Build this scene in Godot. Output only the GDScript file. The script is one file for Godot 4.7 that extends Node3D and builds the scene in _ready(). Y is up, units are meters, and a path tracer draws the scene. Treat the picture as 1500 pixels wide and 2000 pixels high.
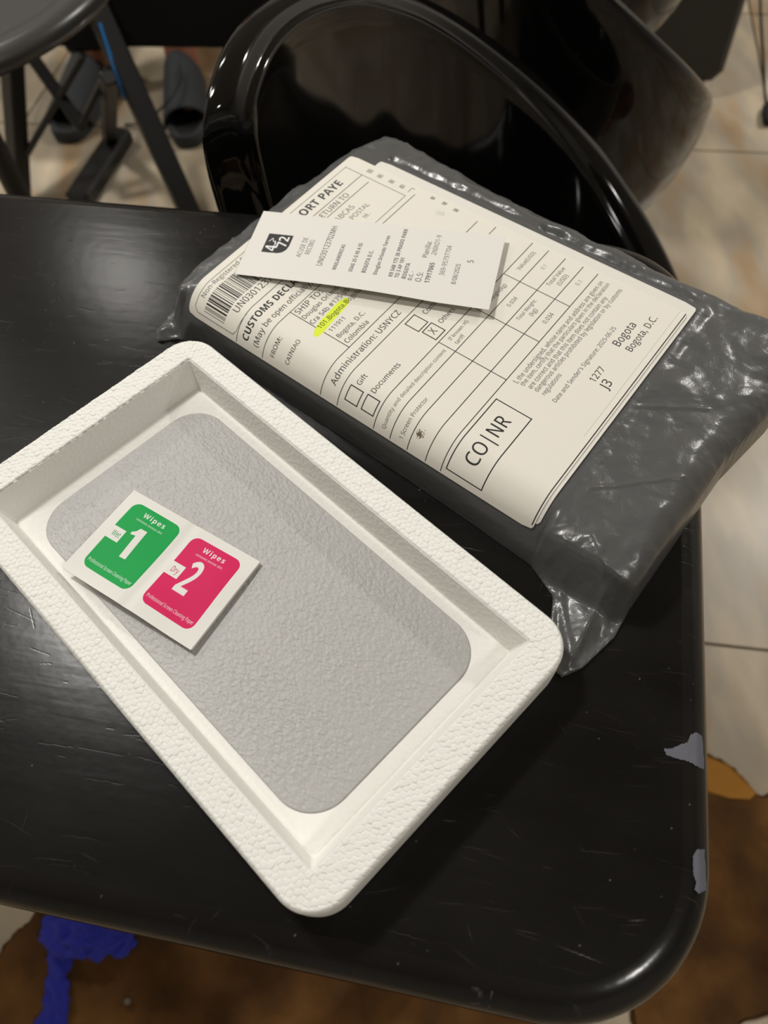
extends Node3D
# A black table with an opened parcel: foam tray, screen wipes, mailing bag with its labels, chairs and floor behind.
const TOP := 0.74                                  # height of the table top; the floor is y = 0
var M := {}
var used := {}
var rng := RandomNumberGenerator.new()
var sans: SystemFont
var bold: SystemFont

# ---------------------------------------------------------------- naming
func numbered(called: String) -> String:
	if not used.has(called):
		used[called] = 0
		return called
	used[called] += 1
	return "%s_%03d" % [called, used[called]]

func tag(o: Node, label := "", category := "", group := "", kind := ""):
	if label: o.set_meta("label", label)
	if category: o.set_meta("category", category)
	if group: o.set_meta("group", group)
	if kind: o.set_meta("kind", kind)
	return o

func base(called: String, at := Vector3.ZERO, turn := 0.0) -> Node3D:
	var o := Node3D.new()
	o.name = numbered(called)
	add_child(o)
	o.position = at
	o.rotation.y = turn
	return o

func obj(called: String, mesh: Mesh, mat: Material, parent: Node = null) -> MeshInstance3D:
	var o := MeshInstance3D.new()
	o.name = called if parent else numbered(called)
	o.mesh = mesh
	o.material_override = mat
	o.cast_shadow = GeometryInstance3D.SHADOW_CASTING_SETTING_ON
	if parent: parent.add_child(o, true)
	else: add_child(o)
	return o

# ---------------------------------------------------------------- mesh helpers
func mesh_of(v: PackedVector3Array, idx: PackedInt32Array, uv = null, smooth := true, close := true) -> ArrayMesh:
	if close:                                      # closed shape: turn it outside out if its volume came out negative
		var vol := 0.0
		for i in range(0, idx.size(), 3):
			vol += v[idx[i]].dot(v[idx[i + 1]].cross(v[idx[i + 2]]))
		if vol > 0:                                # front faces run clockwise
			idx = flipped(idx)
	var vv := v
	var ii := idx
	var uu = uv
	if not smooth:
		vv = PackedVector3Array()
		ii = PackedInt32Array()
		uu = PackedVector2Array() if uv != null else null
		for k in idx:
			ii.append(vv.size())
			vv.append(v[k])
			if uv != null: uu.append(uv[k])
	var n := PackedVector3Array()
	n.resize(vv.size())
	for i in range(0, ii.size(), 3):
		var a := ii[i]
		var b := ii[i + 1]
		var c := ii[i + 2]
		var f := (vv[c] - vv[a]).cross(vv[b] - vv[a])
		n[a] += f
		n[b] += f
		n[c] += f
	for i in n.size():
		n[i] = n[i].normalized() if n[i].length_squared() > 1e-24 else Vector3.UP
	var arr := []
	arr.resize(Mesh.ARRAY_MAX)
	arr[Mesh.ARRAY_VERTEX] = vv
	arr[Mesh.ARRAY_NORMAL] = n
	if uu != null: arr[Mesh.ARRAY_TEX_UV] = uu
	arr[Mesh.ARRAY_INDEX] = ii
	var m := ArrayMesh.new()
	m.add_surface_from_arrays(Mesh.PRIMITIVE_TRIANGLES, arr)
	return m

func flipped(idx: PackedInt32Array) -> PackedInt32Array:
	var o := idx.duplicate()
	for i in range(0, o.size(), 3):
		var t := o[i + 1]
		o[i + 1] = o[i + 2]
		o[i + 2] = t
	return o

# closed loops joined one after the other; caps as fans
func rings_mesh(rings: Array, cap_a := true, cap_b := true, loop := false) -> ArrayMesh:
	var v := PackedVector3Array()
	var idx := PackedInt32Array()
	var n: int = rings[0].size()
	for r in rings:
		v.append_array(r)
	var last := rings.size() if loop else rings.size() - 1
	for k in last:
		var a := k * n
		var b := ((k + 1) % rings.size()) * n
		for i in n:
			var j := (i + 1) % n
			idx.append_array([a + i, b + i, b + j, a + i, b + j, a + j])
	for cap in [0, 1]:
		if (cap == 0 and not cap_a) or (cap == 1 and not cap_b) or loop:
			continue
		var s: int = 0 if cap == 0 else (rings.size() - 1) * n
		var c := Vector3.ZERO
		for i in n: c += v[s + i]
		v.append(c / n)
		for i in n:
			var j := (i + 1) % n
			if cap == 0: idx.append_array([v.size() - 1, s + i, s + j])
			else: idx.append_array([v.size() - 1, s + j, s + i])
	return mesh_of(v, idx, null, true, cap_a and cap_b or loop)

func rrect(hx: float, hz: float, r: float, y: float, nx: int, nz: int, nc: int, inset := 0.0) -> PackedVector3Array:
	# rounded rectangle with the same number of points whatever its size, anticlockwise seen from above
	var o := PackedVector3Array()
	r = maxf(r - inset, 0.0004)
	hx -= inset
	hz -= inset
	var cs := [Vector2(hx - r, hz - r), Vector2(-hx + r, hz - r), Vector2(-hx + r, -hz + r), Vector2(hx - r, -hz + r)]
	for k in 4:
		for i in nc:
			var a := PI / 2 * (k + float(i) / nc)
			o.append(Vector3(cs[k].x + r * cos(a), y, cs[k].y + r * sin(a)))
		var a1 := PI / 2 * (k + 1)
		var p := Vector2(cs[k].x + r * cos(a1), cs[k].y + r * sin(a1))
		var q := Vector2(cs[(k + 1) % 4].x + r * cos(a1), cs[(k + 1) % 4].y + r * sin(a1))
		var m := nx if k % 2 == 0 else nz
		for i in m:
			var t := p.lerp(q, float(i) / m)
			o.append(Vector3(t.x, y, t.y))
	return o

func tube(pts: Array, rad, sides := 10, squash := 1.0) -> ArrayMesh:
	var rings := []
	var side := Vector3.ZERO
	for i in pts.size():
		var d: Vector3 = (pts[mini(i + 1, pts.size() - 1)] - pts[maxi(i - 1, 0)]).normalized()
		if side == Vector3.ZERO:
			side = d.cross(Vector3.UP if absf(d.y) < 0.9 else Vector3.RIGHT).normalized()
		side = (side - d * side.dot(d)).normalized()
		var up := side.cross(d)
		var r: float = rad[i] if rad is Array else rad
		var ring := PackedVector3Array()
		for k in sides:
			var a := TAU * k / sides
			ring.append(pts[i] + side * cos(a) * r + up * sin(a) * r * squash)
		rings.append(ring)
	return rings_mesh(rings)

func fine_tube(pts: Array, rad: Array, sides: int, squash: float) -> ArrayMesh:
	var p := []
	var r := []
	var n := pts.size()
	for i in n - 1:
		for k in 7:
			var s := k / 7.0
			p.append(pts[i].cubic_interpolate(pts[i + 1], pts[maxi(i - 1, 0)], pts[mini(i + 2, n - 1)], s))
			r.append(lerpf(rad[i], rad[i + 1], s))
	p.append(pts[n - 1])
	r.append(rad[n - 1])
	return tube(p, r, sides, squash)

func bar(a: Vector3, b: Vector3, w: float, h: float, bev := 0.003) -> ArrayMesh:
	# a square section bar with chamfered edges
	var d := (b - a).normalized()
	var side := d.cross(Vector3.UP if absf(d.y) < 0.95 else Vector3.RIGHT).normalized()
	var up := side.cross(d)
	var rings := []
	for e in [[0.0, bev], [bev, 0.0], [a.distance_to(b) - bev, 0.0], [a.distance_to(b), bev]]:
		var ring := PackedVector3Array()
		var hw: float = w / 2 - e[1]
		var hh: float = h / 2 - e[1]
		for c in [[1, 1, 0], [1, 1, 1], [-1, 1, 1], [-1, 1, 0], [-1, -1, 0], [-1, -1, 1], [1, -1, 1], [1, -1, 0]]:
			var x: float = c[0] * (hw - (bev if c[2] == 1 else 0.0))
			var y: float = c[1] * (hh - (0.0 if c[2] == 1 else bev))
			ring.append(a + d * e[0] + side * x + up * y)
		rings.append(ring)
	return flat(rings_mesh(rings))

func flat(m: ArrayMesh) -> ArrayMesh:
	var a := m.surface_get_arrays(0)
	return mesh_of(a[Mesh.ARRAY_VERTEX], a[Mesh.ARRAY_INDEX], null, false, false)

func box(c: Vector3, s: Vector3, bev := 0.004) -> ArrayMesh:
	return bar(c - Vector3(0, 0, s.z / 2), c + Vector3(0, 0, s.z / 2), s.x, s.y, bev)

func lathe(profile: Array, sides := 40) -> ArrayMesh:
	var rings := []
	for p in profile:
		var ring := PackedVector3Array()
		for k in sides:
			ring.append(Vector3(p[0] * cos(TAU * k / sides), p[1], p[0] * sin(TAU * k / sides)))
		rings.append(ring)
	return rings_mesh(rings)

# a thin sheet: place(a, b) gives the point for paper coordinates; corners rounded; closed slab with edges
func sheet(a0: float, a1: float, b0: float, b1: float, na: int, nb: int, round_r: float, thick: float, place: Callable) -> ArrayMesh:
	var v := PackedVector3Array()
	var uv := PackedVector2Array()
	var idx := PackedInt32Array()
	for side in 2:
		for j in nb + 1:
			for i in na + 1:
				var a := lerpf(a0, a1, float(i) / na)
				var b := lerpf(b0, b1, float(j) / nb)
				if round_r > 0:
					var ca := clampf(a, a0 + round_r, a1 - round_r)
					var cb := clampf(b, b0 + round_r, b1 - round_r)
					var d := Vector2(a - ca, b - cb)
					if d.x != 0 and d.y != 0:                # square of the corner pressed onto the round one
						var m := maxf(absf(d.x), absf(d.y))
						d = d.normalized() * m
						a = ca + d.x
						b = cb + d.y
				var p: Vector3 = place.call(a, b)
				v.append(p - Vector3(0, thick * side, 0))
				uv.append(Vector2((a - a0) / (a1 - a0), (b - b0) / (b1 - b0)))
	var w := na + 1
	var half := w * (nb + 1)
	for j in nb:
		for i in na:
			var k := j * w + i
			idx.append_array([k, k + 1, k + w + 1, k, k + w + 1, k + w])
			idx.append_array([half + k, half + k + w + 1, half + k + 1, half + k, half + k + w, half + k + w + 1])
	var rim := []
	for i in na: rim.append(i)
	for j in nb: rim.append(j * w + na)
	for i in na: rim.append(nb * w + na - i)
	for j in nb: rim.append((nb - j) * w)
	# edges get their own points, so that the faces stay flat to the edge
	var first := v.size()
	for k in rim:
		v.append(v[k]); uv.append(uv[k])
		v.append(v[half + k]); uv.append(uv[k])
	for i in rim.size():
		var j := (i + 1) % rim.size()
		idx.append_array([first + i * 2, first + i * 2 + 1, first + j * 2, first + i * 2 + 1, first + j * 2 + 1, first + j * 2])
	return mesh_of(v, idx, uv)

# flat shape with an outline, thickness and rounded upper edge
func slab(poly: PackedVector2Array, y0: float, y1: float, bev: float) -> ArrayMesh:
	var v := PackedVector3Array()
	var idx := PackedInt32Array()
	var ins := Geometry2D.offset_polygon(poly, -bev)
	var tri := Geometry2D.triangulate_polygon(poly)
	var n := poly.size()
	var c := Vector2.ZERO
	for p in poly: c += p / n
	for p in poly: v.append(Vector3(p.x, y0, p.y))
	for p in poly: v.append(Vector3(p.x, y1 - bev, p.y))
	for i in n:
		var e := (poly[(i + 1) % n] - poly[(i - 1 + n) % n]).normalized()
		var out := Vector2(e.y, -e.x)
		if Geometry2D.is_point_in_polygon(poly[i] + out * bev * 0.3, poly): out = -out
		v.append(Vector3(poly[i].x - out.x * bev, y1, poly[i].y - out.y * bev))
	for k in 2:
		for i in n:
			var j := (i + 1) % n
			idx.append_array([k * n + i, (k + 1) * n + i, (k + 1) * n + j, k * n + i, (k + 1) * n + j, k * n + j])
	var up := PackedInt32Array()
	for i in range(0, tri.size(), 3):
		up.append_array([2 * n + tri[i], 2 * n + tri[i + 1], 2 * n + tri[i + 2]])
	var side := (v[idx[1]] - v[idx[0]]).cross(v[idx[2]] - v[idx[0]])
	var mid := v[0] - Vector3(c.x, y0, c.y)
	var top_n := (v[up[1]] - v[up[0]]).cross(v[up[2]] - v[up[0]])
	if Geometry2D.is_polygon_clockwise(poly) == (top_n.y < 0): pass
	# both pieces turned by hand: sides outward, top up
	var area := 0.0
	for i in n:
		area += poly[i].cross(poly[(i + 1) % n])
	if area < 0: idx = flipped(idx)
	if top_n.y > 0: up = flipped(up)
	idx.append_array(up)
	return mesh_of(v, idx, null, true, false)

# ---------------------------------------------------------------- print
func blot(im: Image, poly: PackedVector2Array, c: Color):
	var lo := poly[0]
	var hi := poly[0]
	for p in poly:
		lo = lo.min(p)
		hi = hi.max(p)
	for y in range(maxi(0, int(lo.y)), mini(im.get_height(), int(hi.y) + 2)):
		for x in range(maxi(0, int(lo.x)), mini(im.get_width(), int(hi.x) + 2)):
			if Geometry2D.is_point_in_polygon(Vector2(x + 0.5, y + 0.5), poly):
				im.set_pixel(x, y, c)

func stroke(im: Image, a: Vector2, b: Vector2, w: float, c: Color):
	var d := (b - a).normalized() * w / 2
	var s := Vector2(-d.y, d.x)
	if absf(d.x) < 1e-4 or absf(d.y) < 1e-4:
		var lo := (a - d - s).min(b + d + s).min((a - d + s).min(b + d - s))
		var hi := (a - d - s).max(b + d + s).max((a - d + s).max(b + d - s))
		im.fill_rect(Rect2i(roundi(lo.x), roundi(lo.y), maxi(1, roundi(hi.x - lo.x)), maxi(1, roundi(hi.y - lo.y))), c)
	else:
		blot(im, PackedVector2Array([a + s, b + s, b - s, a - s]), c)

var glyph_cache := {}
func word_image(s: String, f: Font, ink: Color, spread := 0.0) -> Array:
	var ts := TextServerManager.get_primary_interface()
	var size := 72
	var line := TextLine.new()
	line.add_string(s, f, size)
	var w := 0.0
	var gl: Array = ts.shaped_text_get_glyphs(line.get_rid())
	for g in gl: w += g.advance + spread
	var tw := ceili(w) + 6
	var th := 110
	var data := PackedByteArray()
	data.resize(tw * th * 4)
	var ir := int(ink.r8)
	var ig := int(ink.g8)
	var ib := int(ink.b8)
	for i in tw * th:
		data[i * 4] = ir
		data[i * 4 + 1] = ig
		data[i * 4 + 2] = ib
	var x := 2.0
	for g in gl:
		var key := "%s_%d" % [g.font_rid, g.index]
		if not glyph_cache.has(key):
			ts.font_render_glyph(g.font_rid, Vector2i(size, 0), g.index)
			var ti := ts.font_get_glyph_texture_idx(g.font_rid, Vector2i(size, 0), g.index)
			var r := ts.font_get_glyph_uv_rect(g.font_rid, Vector2i(size, 0), g.index)
			var cut: Image = null
			if ti >= 0 and r.size.x >= 1:
				cut = ts.font_get_texture_image(g.font_rid, Vector2i(size, 0), ti).get_region(Rect2i(r))
				cut.convert(Image.FORMAT_RGBA8)
			glyph_cache[key] = [cut, ts.font_get_glyph_offset(g.font_rid, Vector2i(size, 0), g.index)]
		var e: Array = glyph_cache[key]
		if e[0]:
			var d: PackedByteArray = e[0].get_data()
			var gw: int = e[0].get_width()
			var gh: int = e[0].get_height()
			var ox := int(x + e[1].x)
			var oy := int(80 + e[1].y)
			for yy in gh:
				for xx in gw:
					var px := ox + xx
					var py := oy + yy
					if px >= 0 and px < tw and py >= 0 and py < th:
						var at := (py * tw + px) * 4 + 3
						data[at] = maxi(data[at], d[(yy * gw + xx) * 4 + 3])
		x += g.advance + spread
	return [Image.create_from_data(tw, th, false, Image.FORMAT_RGBA8, data), w]

# text with its base line at (x, y) in millimetres; wide = width of the piece «ref» of it
func put_text(im: Image, k: float, o: Vector2, s: String, x: float, y: float, wide: float, ref := "", f: Font = null, ink := Color(0.12, 0.12, 0.12), tall := 1.0, spread := 0.0):
	f = f if f else sans
	var t := word_image(s, f, ink, spread)
	var rw: float = t[1]
	if ref: rw = word_image(ref, f, ink, spread)[1]
	var sc := wide * k / rw
	var pic: Image = t[0]
	var nw := maxi(2, roundi(pic.get_width() * sc))
	var nh := maxi(2, roundi(pic.get_height() * sc * tall))
	pic.resize(nw, nh, Image.INTERPOLATE_LANCZOS)
	im.blend_rect(pic, Rect2i(0, 0, nw, nh), Vector2i(roundi((x - o.x) * k - 2 * sc), roundi((y - o.y) * k - 80 * sc * tall)))

func label_print() -> ImageTexture:
	var k := 9.0
	var o := Vector2(-53, -90)
	var paper := Color(0.90, 0.885, 0.845)
	var im := Image.create(int(151 * k), int(224.5 * k), false, Image.FORMAT_RGBA8)
	im.fill(paper)
	var ink := Color(0.13, 0.13, 0.125)
	var L := func(p0: float, q0: float, p1: float, q1: float, w := 0.38): stroke(im, (Vector2(p0, q0) - o) * k, (Vector2(p1, q1) - o) * k, w * k, ink)
	# frame and table lines
	L.call(-47, -85.5, 87, -85.5, 0.3); L.call(-49.5, -83, -49.5, -56, 0.3); L.call(-47, -85.5, -49.5, -83, 0.3)
	L.call(-49.5, -56, -47, -54, 0.3); L.call(-47, -54, -36, -52.5, 0.3)
	L.call(-52, -52.8, 46, -52.8, 0.4); L.call(-52, -33.5, 46, -33.5, 0.4)
	L.call(-22, -33.5, -22, 7.4, 0.4)
	L.call(-52, 7.4, 93, 7.4, 0.4); L.call(-52, 18.6, 95, 18.6, 0.4)
	for q in [42.3, 52.6, 63.2, 74.2, 83.2]: L.call(-52, q, 96, q, 0.42)
	for p in [7.6, 37.6, 67.2]: L.call(p, 42.3, p, 83.2, 0.42)
	L.call(87, -85.5, 87, -40, 0.35); L.call(40, -72.8, 87, -72.8, 0.45); L.call(38, -65.4, 84, -65.4, 0.4)
	L.call(87, -39.6, 44, -39.6, 0.35); L.call(91, -35.7, 40, -35.7, 0.4)
	# boxes to tick
	for b in [[-46.8, 22.2, -39, 30.0], [-46.5, 32.8, -38.6, 40.3], [7.2, 21.0, 15.2, 29.8], [8.0, 31.6, 16.0, 40.2]]:
		L.call(b[0], b[1], b[2], b[1], 0.5); L.call(b[2], b[1], b[2], b[3], 0.5); L.call(b[2], b[3], b[0], b[3], 0.5); L.call(b[0], b[3], b[0], b[1], 0.5)
	for b in [[-49.2, 85.7, -4.8, 105.6]]:
		L.call(b[0], b[1], b[2], b[1], 0.55); L.call(b[2], b[1], b[2], b[3], 0.55); L.call(b[2], b[3], b[0], b[3], 0.55); L.call(b[0], b[3], b[0], b[1], 0.55)
	# highlighter pen
	var pen := Color(0.87, 0.93, 0.24)
	blot(im, mm(o, k, [-27, -12.4, -24, -14.6, -18, -16.3, -9, -17.0, -1, -17.4, 3.2, -16.4, 4.2, -14.6, 1.8, -12.0, -5, -11.4, -14, -10.8, -22, -9.8, -26.4, -10.2]), pen)
	blot(im, mm(o, k, [11, -18.8, 16, -19.6, 16.5, -17.5, 12, -16.6]), pen)
	# bar code: bars along q, stacked along p
	rng.seed = 77
	var p := -46.8
	while p < 12.0:
		var w: float = [0.35, 0.35, 0.7, 0.35, 1.05, 0.7][rng.randi() % 6]
		im.fill_rect(Rect2i(int((p - o.x) * k), int((-78.6 - o.y) * k), maxi(2, int(w * k)), int(15.6 * k)), ink)
		p += w + float([0.35, 0.35, 0.7, 0.5, 0.9][rng.randi() % 5])
	var T := func(s: String, x: float, y: float, wide: float, ref := "", f: Font = null, c := ink, tall := 1.0): put_text(im, k, o, s, x, y, wide, ref, f, c, tall)
	var grey := Color(0.3, 0.3, 0.3)
	T.call("Non-Registered Article", -41, -81.2, 34, "Non-Registered A", null, grey)
	T.call("UN030123702MH", -38.6, -57.4, 29.6, "UN0301237", null, ink, 1.1)
	T.call("CUSTOMS DECLARATION", -48.8, -44.6, 46.4, "CUSTOMS DECLA", bold, ink, 1.05)
	T.call("(May be open officially)", -48.6, -37.4, 48.6, "(May be open officially", null, ink, 1.05)
	T.call("SHIP TO:", -20.8, -28.4, 20.4)
	T.call("Douglas Orlando Torres", -21.3, -23.6, 28.3, "Douglas Orland")
	T.call("Cra 54b #175-30 To 3 Ap", -21.5, -17.8, 30.7, "Cra 54b #175-30")
	T.call("101.Bogota.Bogota", -21.6, -12.6, 34.6)
	T.call("111911", -19.7, -6.4, 12.3)
	T.call("Bogota, D.C.", -20.4, -0.5, 21.8)
	T.call("Colombia", -20.7, 5.3, 18.2)
	T.call("FROM:", -48.8, -25.6, 11.8)
	T.call("CAINIAO", -47.8, -15.6, 14.6)
	T.call("Administration: USNYCZ", -43.6, 14.8, 56.2)
	T.call("Gift", -37.2, 26.9, 6.6); T.call("Documents", -37.0, 36.0, 21.8)
	T.call("Commercial", 18.8, 26.0, 12.6, "Comm"); T.call("Others", 18.6, 36.3, 12.4)
	T.call("X", 10.2, 37.6, 3.4, "", null, grey)
	T.call("Quantity and detailed description content", -49.1, 48.8, 54.6, "", null, grey)
	T.call("1 Screen Protector", -48.9, 59.6, 24.6, "", null, grey, 1.1)
	T.call("If known HS", 12.0, 46.8, 16.4, "", null, grey); T.call("tariff", 12.0, 50.9, 7.0, "", null, grey)
	T.call("Net Weight(kg)", 40.2, 48.4, 21, "", null, grey)
	T.call("0.034", 48.7, 58.4, 8, "", null, grey); T.call("0.034", 49.6, 79.6, 8.4, "", null, grey)
	T.call("Value(USD)", 74.3, 48.0, 16.4, "", null, grey)
	T.call("0.1", 82.0, 58.2, 4.2, "", null, Color(0.5, 0.5, 0.48)); T.call("0.1", 82.4, 79.4, 4.6, "", null, Color(0.5, 0.5, 0.48))
	T.call("Total Weight:", 43.7, 67.2, 17.2, "", null, grey); T.call("(kg)", 50.0, 71.2, 5.6, "", null, grey)
	T.call("Total Value", 73.4, 67.2, 16.4, "", null, grey); T.call("(USD)", 77.0, 71.4, 9, "", null, grey)
	T.call("I, the undersigned, whose name and address are given on", 8.7, 88.8, 84, "", null, grey, 1.12)
	T.call("the item, certify that the particulars given in the declaration", 9.3, 92.3, 84, "", null, grey, 1.12)
	T.call("are correct and that this item does not contain any", 9.9, 96.0, 74, "", null, grey, 1.12)
	T.call("dangerous articles prohibited by legislation or by customs", 10.2, 99.5, 83, "", null, grey, 1.12)
	T.call("regulations", 10.4, 103.4, 15.8, "", null, grey, 1.12)
	T.call("Date and Sender's Signature: 2025-06-25", 9.9, 109.8, 58.4, "", null, grey, 1.05)
	T.call("1277", 31.1, 118.6, 10.8); T.call("J3", 31.2, 125.6, 5.6)
	T.call("Bogota", 57.6, 116.9, 18.8); T.call("Bogota, D.C.", 58.2, 123.4, 28.2)
	T.call("CO|NR", -41.8, 99.0, 30.4, "", null, ink, 1.1)
	T.call("PORT PAYE", 33.4, -76.8, 41.6, "", bold, Color(0.25, 0.25, 0.25))
	T.call("RETURN TO", 40.6, -67.0, 28.2, "", null, grey)
	T.call("ABCAS", 46.6, -57.6, 15.8, "", null, Color(0.42, 0.42, 0.42)); T.call("POSTAL", 52.7, -51.8, 16.3, "", null, Color(0.42, 0.42, 0.42))
	T.call("té.", 58.0, -46.6, 5.0, "", null, Color(0.42, 0.42, 0.42))
	# small characters down the side, each a cluster of pen strokes
	rng.seed = 5
	for c in [[92.4, -71.0, 3.4], [92.4, -63.0, 3.2], [92.3, -54.2, 3.2], [92.4, -46.2, 3.0], [94.6, -25.2, 2.6], [94.6, -16.8, 2.6], [93.8, -8.0, 2.8]]:
		for i in 4:
			var y: float = c[1] + (i - 1.5) * c[2] * 0.3
			L.call(c[0] - c[2] * 0.45, y, c[0] + c[2] * (0.25 + 0.2 * rng.randf()), y + 0.15, 0.24)
		for i in 3:
			var x: float = c[0] + (i - 1) * c[2] * 0.36
			L.call(x, c[1] - c[2] * 0.5, x + rng.randf_range(-0.5, 0.5), c[1] + c[2] * 0.45, 0.24)
	L.call(90.5, -40.4, 94.6, -40.4, 0.3); L.call(94.6, -40.4, 94.6, -38.4, 0.3)
	# thin line near the foot, edge shadow painted as a dark line, a brown stain and pencil smudges
	stroke(im, (Vector2(1, 130.2) - o) * k, (Vector2(97, 130.2) - o) * k, 0.25 * k, Color(0.72, 0.71, 0.68))
	stroke(im, (Vector2(-50, 133.4) - o) * k, (Vector2(97, 133.4) - o) * k, 0.6 * k, Color(0.2, 0.19, 0.18))
	for i in 260:
		var q := Vector2(-42 + rng.randfn(0, 0.9), 66.6 + rng.randfn(0, 1.1))
		var c := (q - o) * k
		im.set_pixel(clampi(int(c.x), 0, im.get_width() - 1), int(c.y), Color(0.30, 0.25, 0.2))
		if i % 3 == 0: im.fill_rect(Rect2i(int(c.x), int(c.y), 4, 3), Color(0.38, 0.33, 0.28))
	for i in 160:
		var q := Vector2(86.5 + rng.randfn(0, 1.2), -14.0 + rng.randfn(0, 1.6))
		var c := (q - o) * k
		im.fill_rect(Rect2i(int(c.x), int(c.y), 2, 2), paper.darkened(rng.randf_range(0.1, 0.3)))
	return ImageTexture.create_from_image(im)

func mm(o: Vector2, k: float, xy: Array) -> PackedVector2Array:
	var r := PackedVector2Array()
	for i in range(0, xy.size(), 2): r.append((Vector2(xy[i], xy[i + 1]) - o) * k)
	return r

func slip_print() -> ImageTexture:
	var k := 11.0
	var o := Vector2.ZERO
	var im := Image.create(int(57 * k), int(141 * k), false, Image.FORMAT_RGBA8)
	im.fill(Color(0.885, 0.875, 0.855))
	var dark := Color(0.2, 0.2, 0.205)
	var shield := [20.8, 9.4, 37.4, 9.4, 37.4, 23.9, 28.0, 23.9, 24.6, 23.2, 22.2, 21.6, 20.9, 19.0]
	blot(im, mm(o, k, shield), dark)
	var white := Color(0.9, 0.9, 0.89)
	put_text(im, k, o, "4", 22.4, 17.3, 5.4, "", bold, white)
	put_text(im, k, o, "72", 26.4, 22.2, 9.6, "", bold, white, 0.95)
	stroke(im, Vector2(28.2, 15.6) * k, Vector2(31.4, 14.6) * k, 0.9 * k, white)
	stroke(im, Vector2(30.4, 11.2) * k, Vector2(33.6, 12.8) * k, 0.5 * k, white); stroke(im, Vector2(33.6, 12.8) * k, Vector2(30.4, 13.8) * k, 0.5 * k, white)
	var grey := Color(0.33, 0.33, 0.33)
	var rows := [["ACUSE DE", 19.6, 33.0, 17.6, 0, grey], ["RECIBO", 22.6, 37.2, 13.2, 0, grey], ["UN030123702MH", 14.1, 46.6, 36.3, 0, dark], ["MAILAMERICAS", 12.5, 55.2, 22.4, 1, grey], ["DIAG 25 G 95 A 55", 12.8, 64.3, 25.3, 1, grey],
		["BOGOTA D.C.", 13.3, 71.6, 19.9, 1, grey], ["Douglas Orlando Torres", 13.2, 78.0, 34.0, 1, grey], ["KR 54B 175 30 PRADO PARK", 13.5, 86.5, 41.0, 1, grey], ["TO 3 AP 101", 13.6, 89.9, 17.2, 1, grey], ["BOGOTA", 13.5, 93.8, 13.3, 1, grey], ["D.C. -", 13.2, 97.2, 7.6, 1, grey],
		["O.S:", 13.0, 102.2, 8.0, 0, dark], ["17917065", 13.1, 106.8, 16.4, 1, grey], ["Planilla:", 32.5, 101.8, 14.0, 0, dark], ["2NIKO1-9", 35.6, 106.1, 16.8, 0, grey], ["369-95797704", 20.3, 113.4, 24.3, 0, grey], ["8/08/2025", 14.8, 120.7, 16.2, 0, dark], ["5", 32.6, 127.0, 2.6, 0, dark]]
	for r in rows: put_text(im, k, o, r[0], r[1], r[2], r[3], "", bold if r[4] else sans, r[5])
	return ImageTexture.create_from_image(im)

func wipes_print() -> ImageTexture:
	var k := 14.0
	var o := Vector2.ZERO
	var white := Color(0.885, 0.88, 0.86)
	var im := Image.create(int(78 * k), int(50 * k), false, Image.FORMAT_RGBA8)
	im.fill(white)
	for n in 2:
		var x0 := 5.9 if n == 0 else 42.6
		var col := Color(0.09, 0.62, 0.30) if n == 0 else Color(0.82, 0.12, 0.36)
		var w := 29.4
		var y0 := 4.6
		var y1 := 43.8
		var r := 4.2
		var poly := PackedVector2Array()
		for c in [[x0 + w - r, y1 - r, 0], [x0 + r, y1 - r, 1], [x0 + r, y0 + r, 2], [x0 + w - r, y0 + r, 3]]:
			for i in 9:
				var a: float = PI / 2 * (c[2] + i / 8.0)
				poly.append(Vector2(c[0] + r * cos(a), c[1] + r * sin(a)) * k)
		blot(im, poly, col)
		im.fill_rect(Rect2i(int((x0 - 0.6) * k), int(20.1 * k), int(8.2 * k), int(7.0 * k)), white)
		put_text(im, k, o, "Wet" if n == 0 else "Dry", x0 + 1.7, 25.0, 4.9 if n == 0 else 4.4, "", sans, col.darkened(0.1), 1.5)
		put_text(im, k, o, "Wipes", x0 + 8.5, 9.9, 13.6, "", bold, white, 0.9, 7.0)
		put_text(im, k, o, "removes excess dirt", x0 + 6.8, 12.8, 15.9, "", sans, white)
		put_text(im, k, o, "Professional Screen Cleaning Paper", x0 + 1.3, 40.7, 27.0, "", sans, white, 1.5)
		if n == 0:
			blot(im, mm(o, k, [15.7, 18.9, 17.4, 17.6, 18.4, 15.4, 22.2, 15.2, 22.8, 31.7, 19.2, 32.0, 18.7, 19.6, 15.9, 20.2]), white)
		else:
			put_text(im, k, o, "2", 50.9, 32.0, 8.4, "", bold, white, 1.62)
	return ImageTexture.create_from_image(im)

# ---------------------------------------------------------------- materials
func mat(c: Color, rough := 0.6, spec := 0.5, metal := 0.0) -> StandardMaterial3D:
	var m := StandardMaterial3D.new()
	m.albedo_color = c
	m.roughness = rough
	m.metallic_specular = spec
	m.metallic = metal
	return m

func noise_tex(kind: int, freq: float, size: int, seed_: int, octaves := 4, ramp: Gradient = null, warp := 0.0, fract := FastNoiseLite.FRACTAL_FBM) -> NoiseTexture2D:
	var n := FastNoiseLite.new()
	n.noise_type = kind
	n.frequency = freq
	n.seed = seed_
	n.fractal_type = fract
	n.fractal_octaves = octaves
	if warp > 0:
		n.domain_warp_enabled = true
		n.domain_warp_amplitude = warp
		n.domain_warp_frequency = freq * 0.7
	var t := NoiseTexture2D.new()
	t.width = size
	t.height = size
	t.seamless = true
	t.noise = n
	if ramp: t.color_ramp = ramp
	return t

func grad(stops: Array) -> Gradient:
	var g := Gradient.new()
	g.offsets = PackedFloat32Array(stops.map(func(s): return s[0]))
	g.colors = PackedColorArray(stops.map(func(s): return s[1]))
	return g

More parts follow.
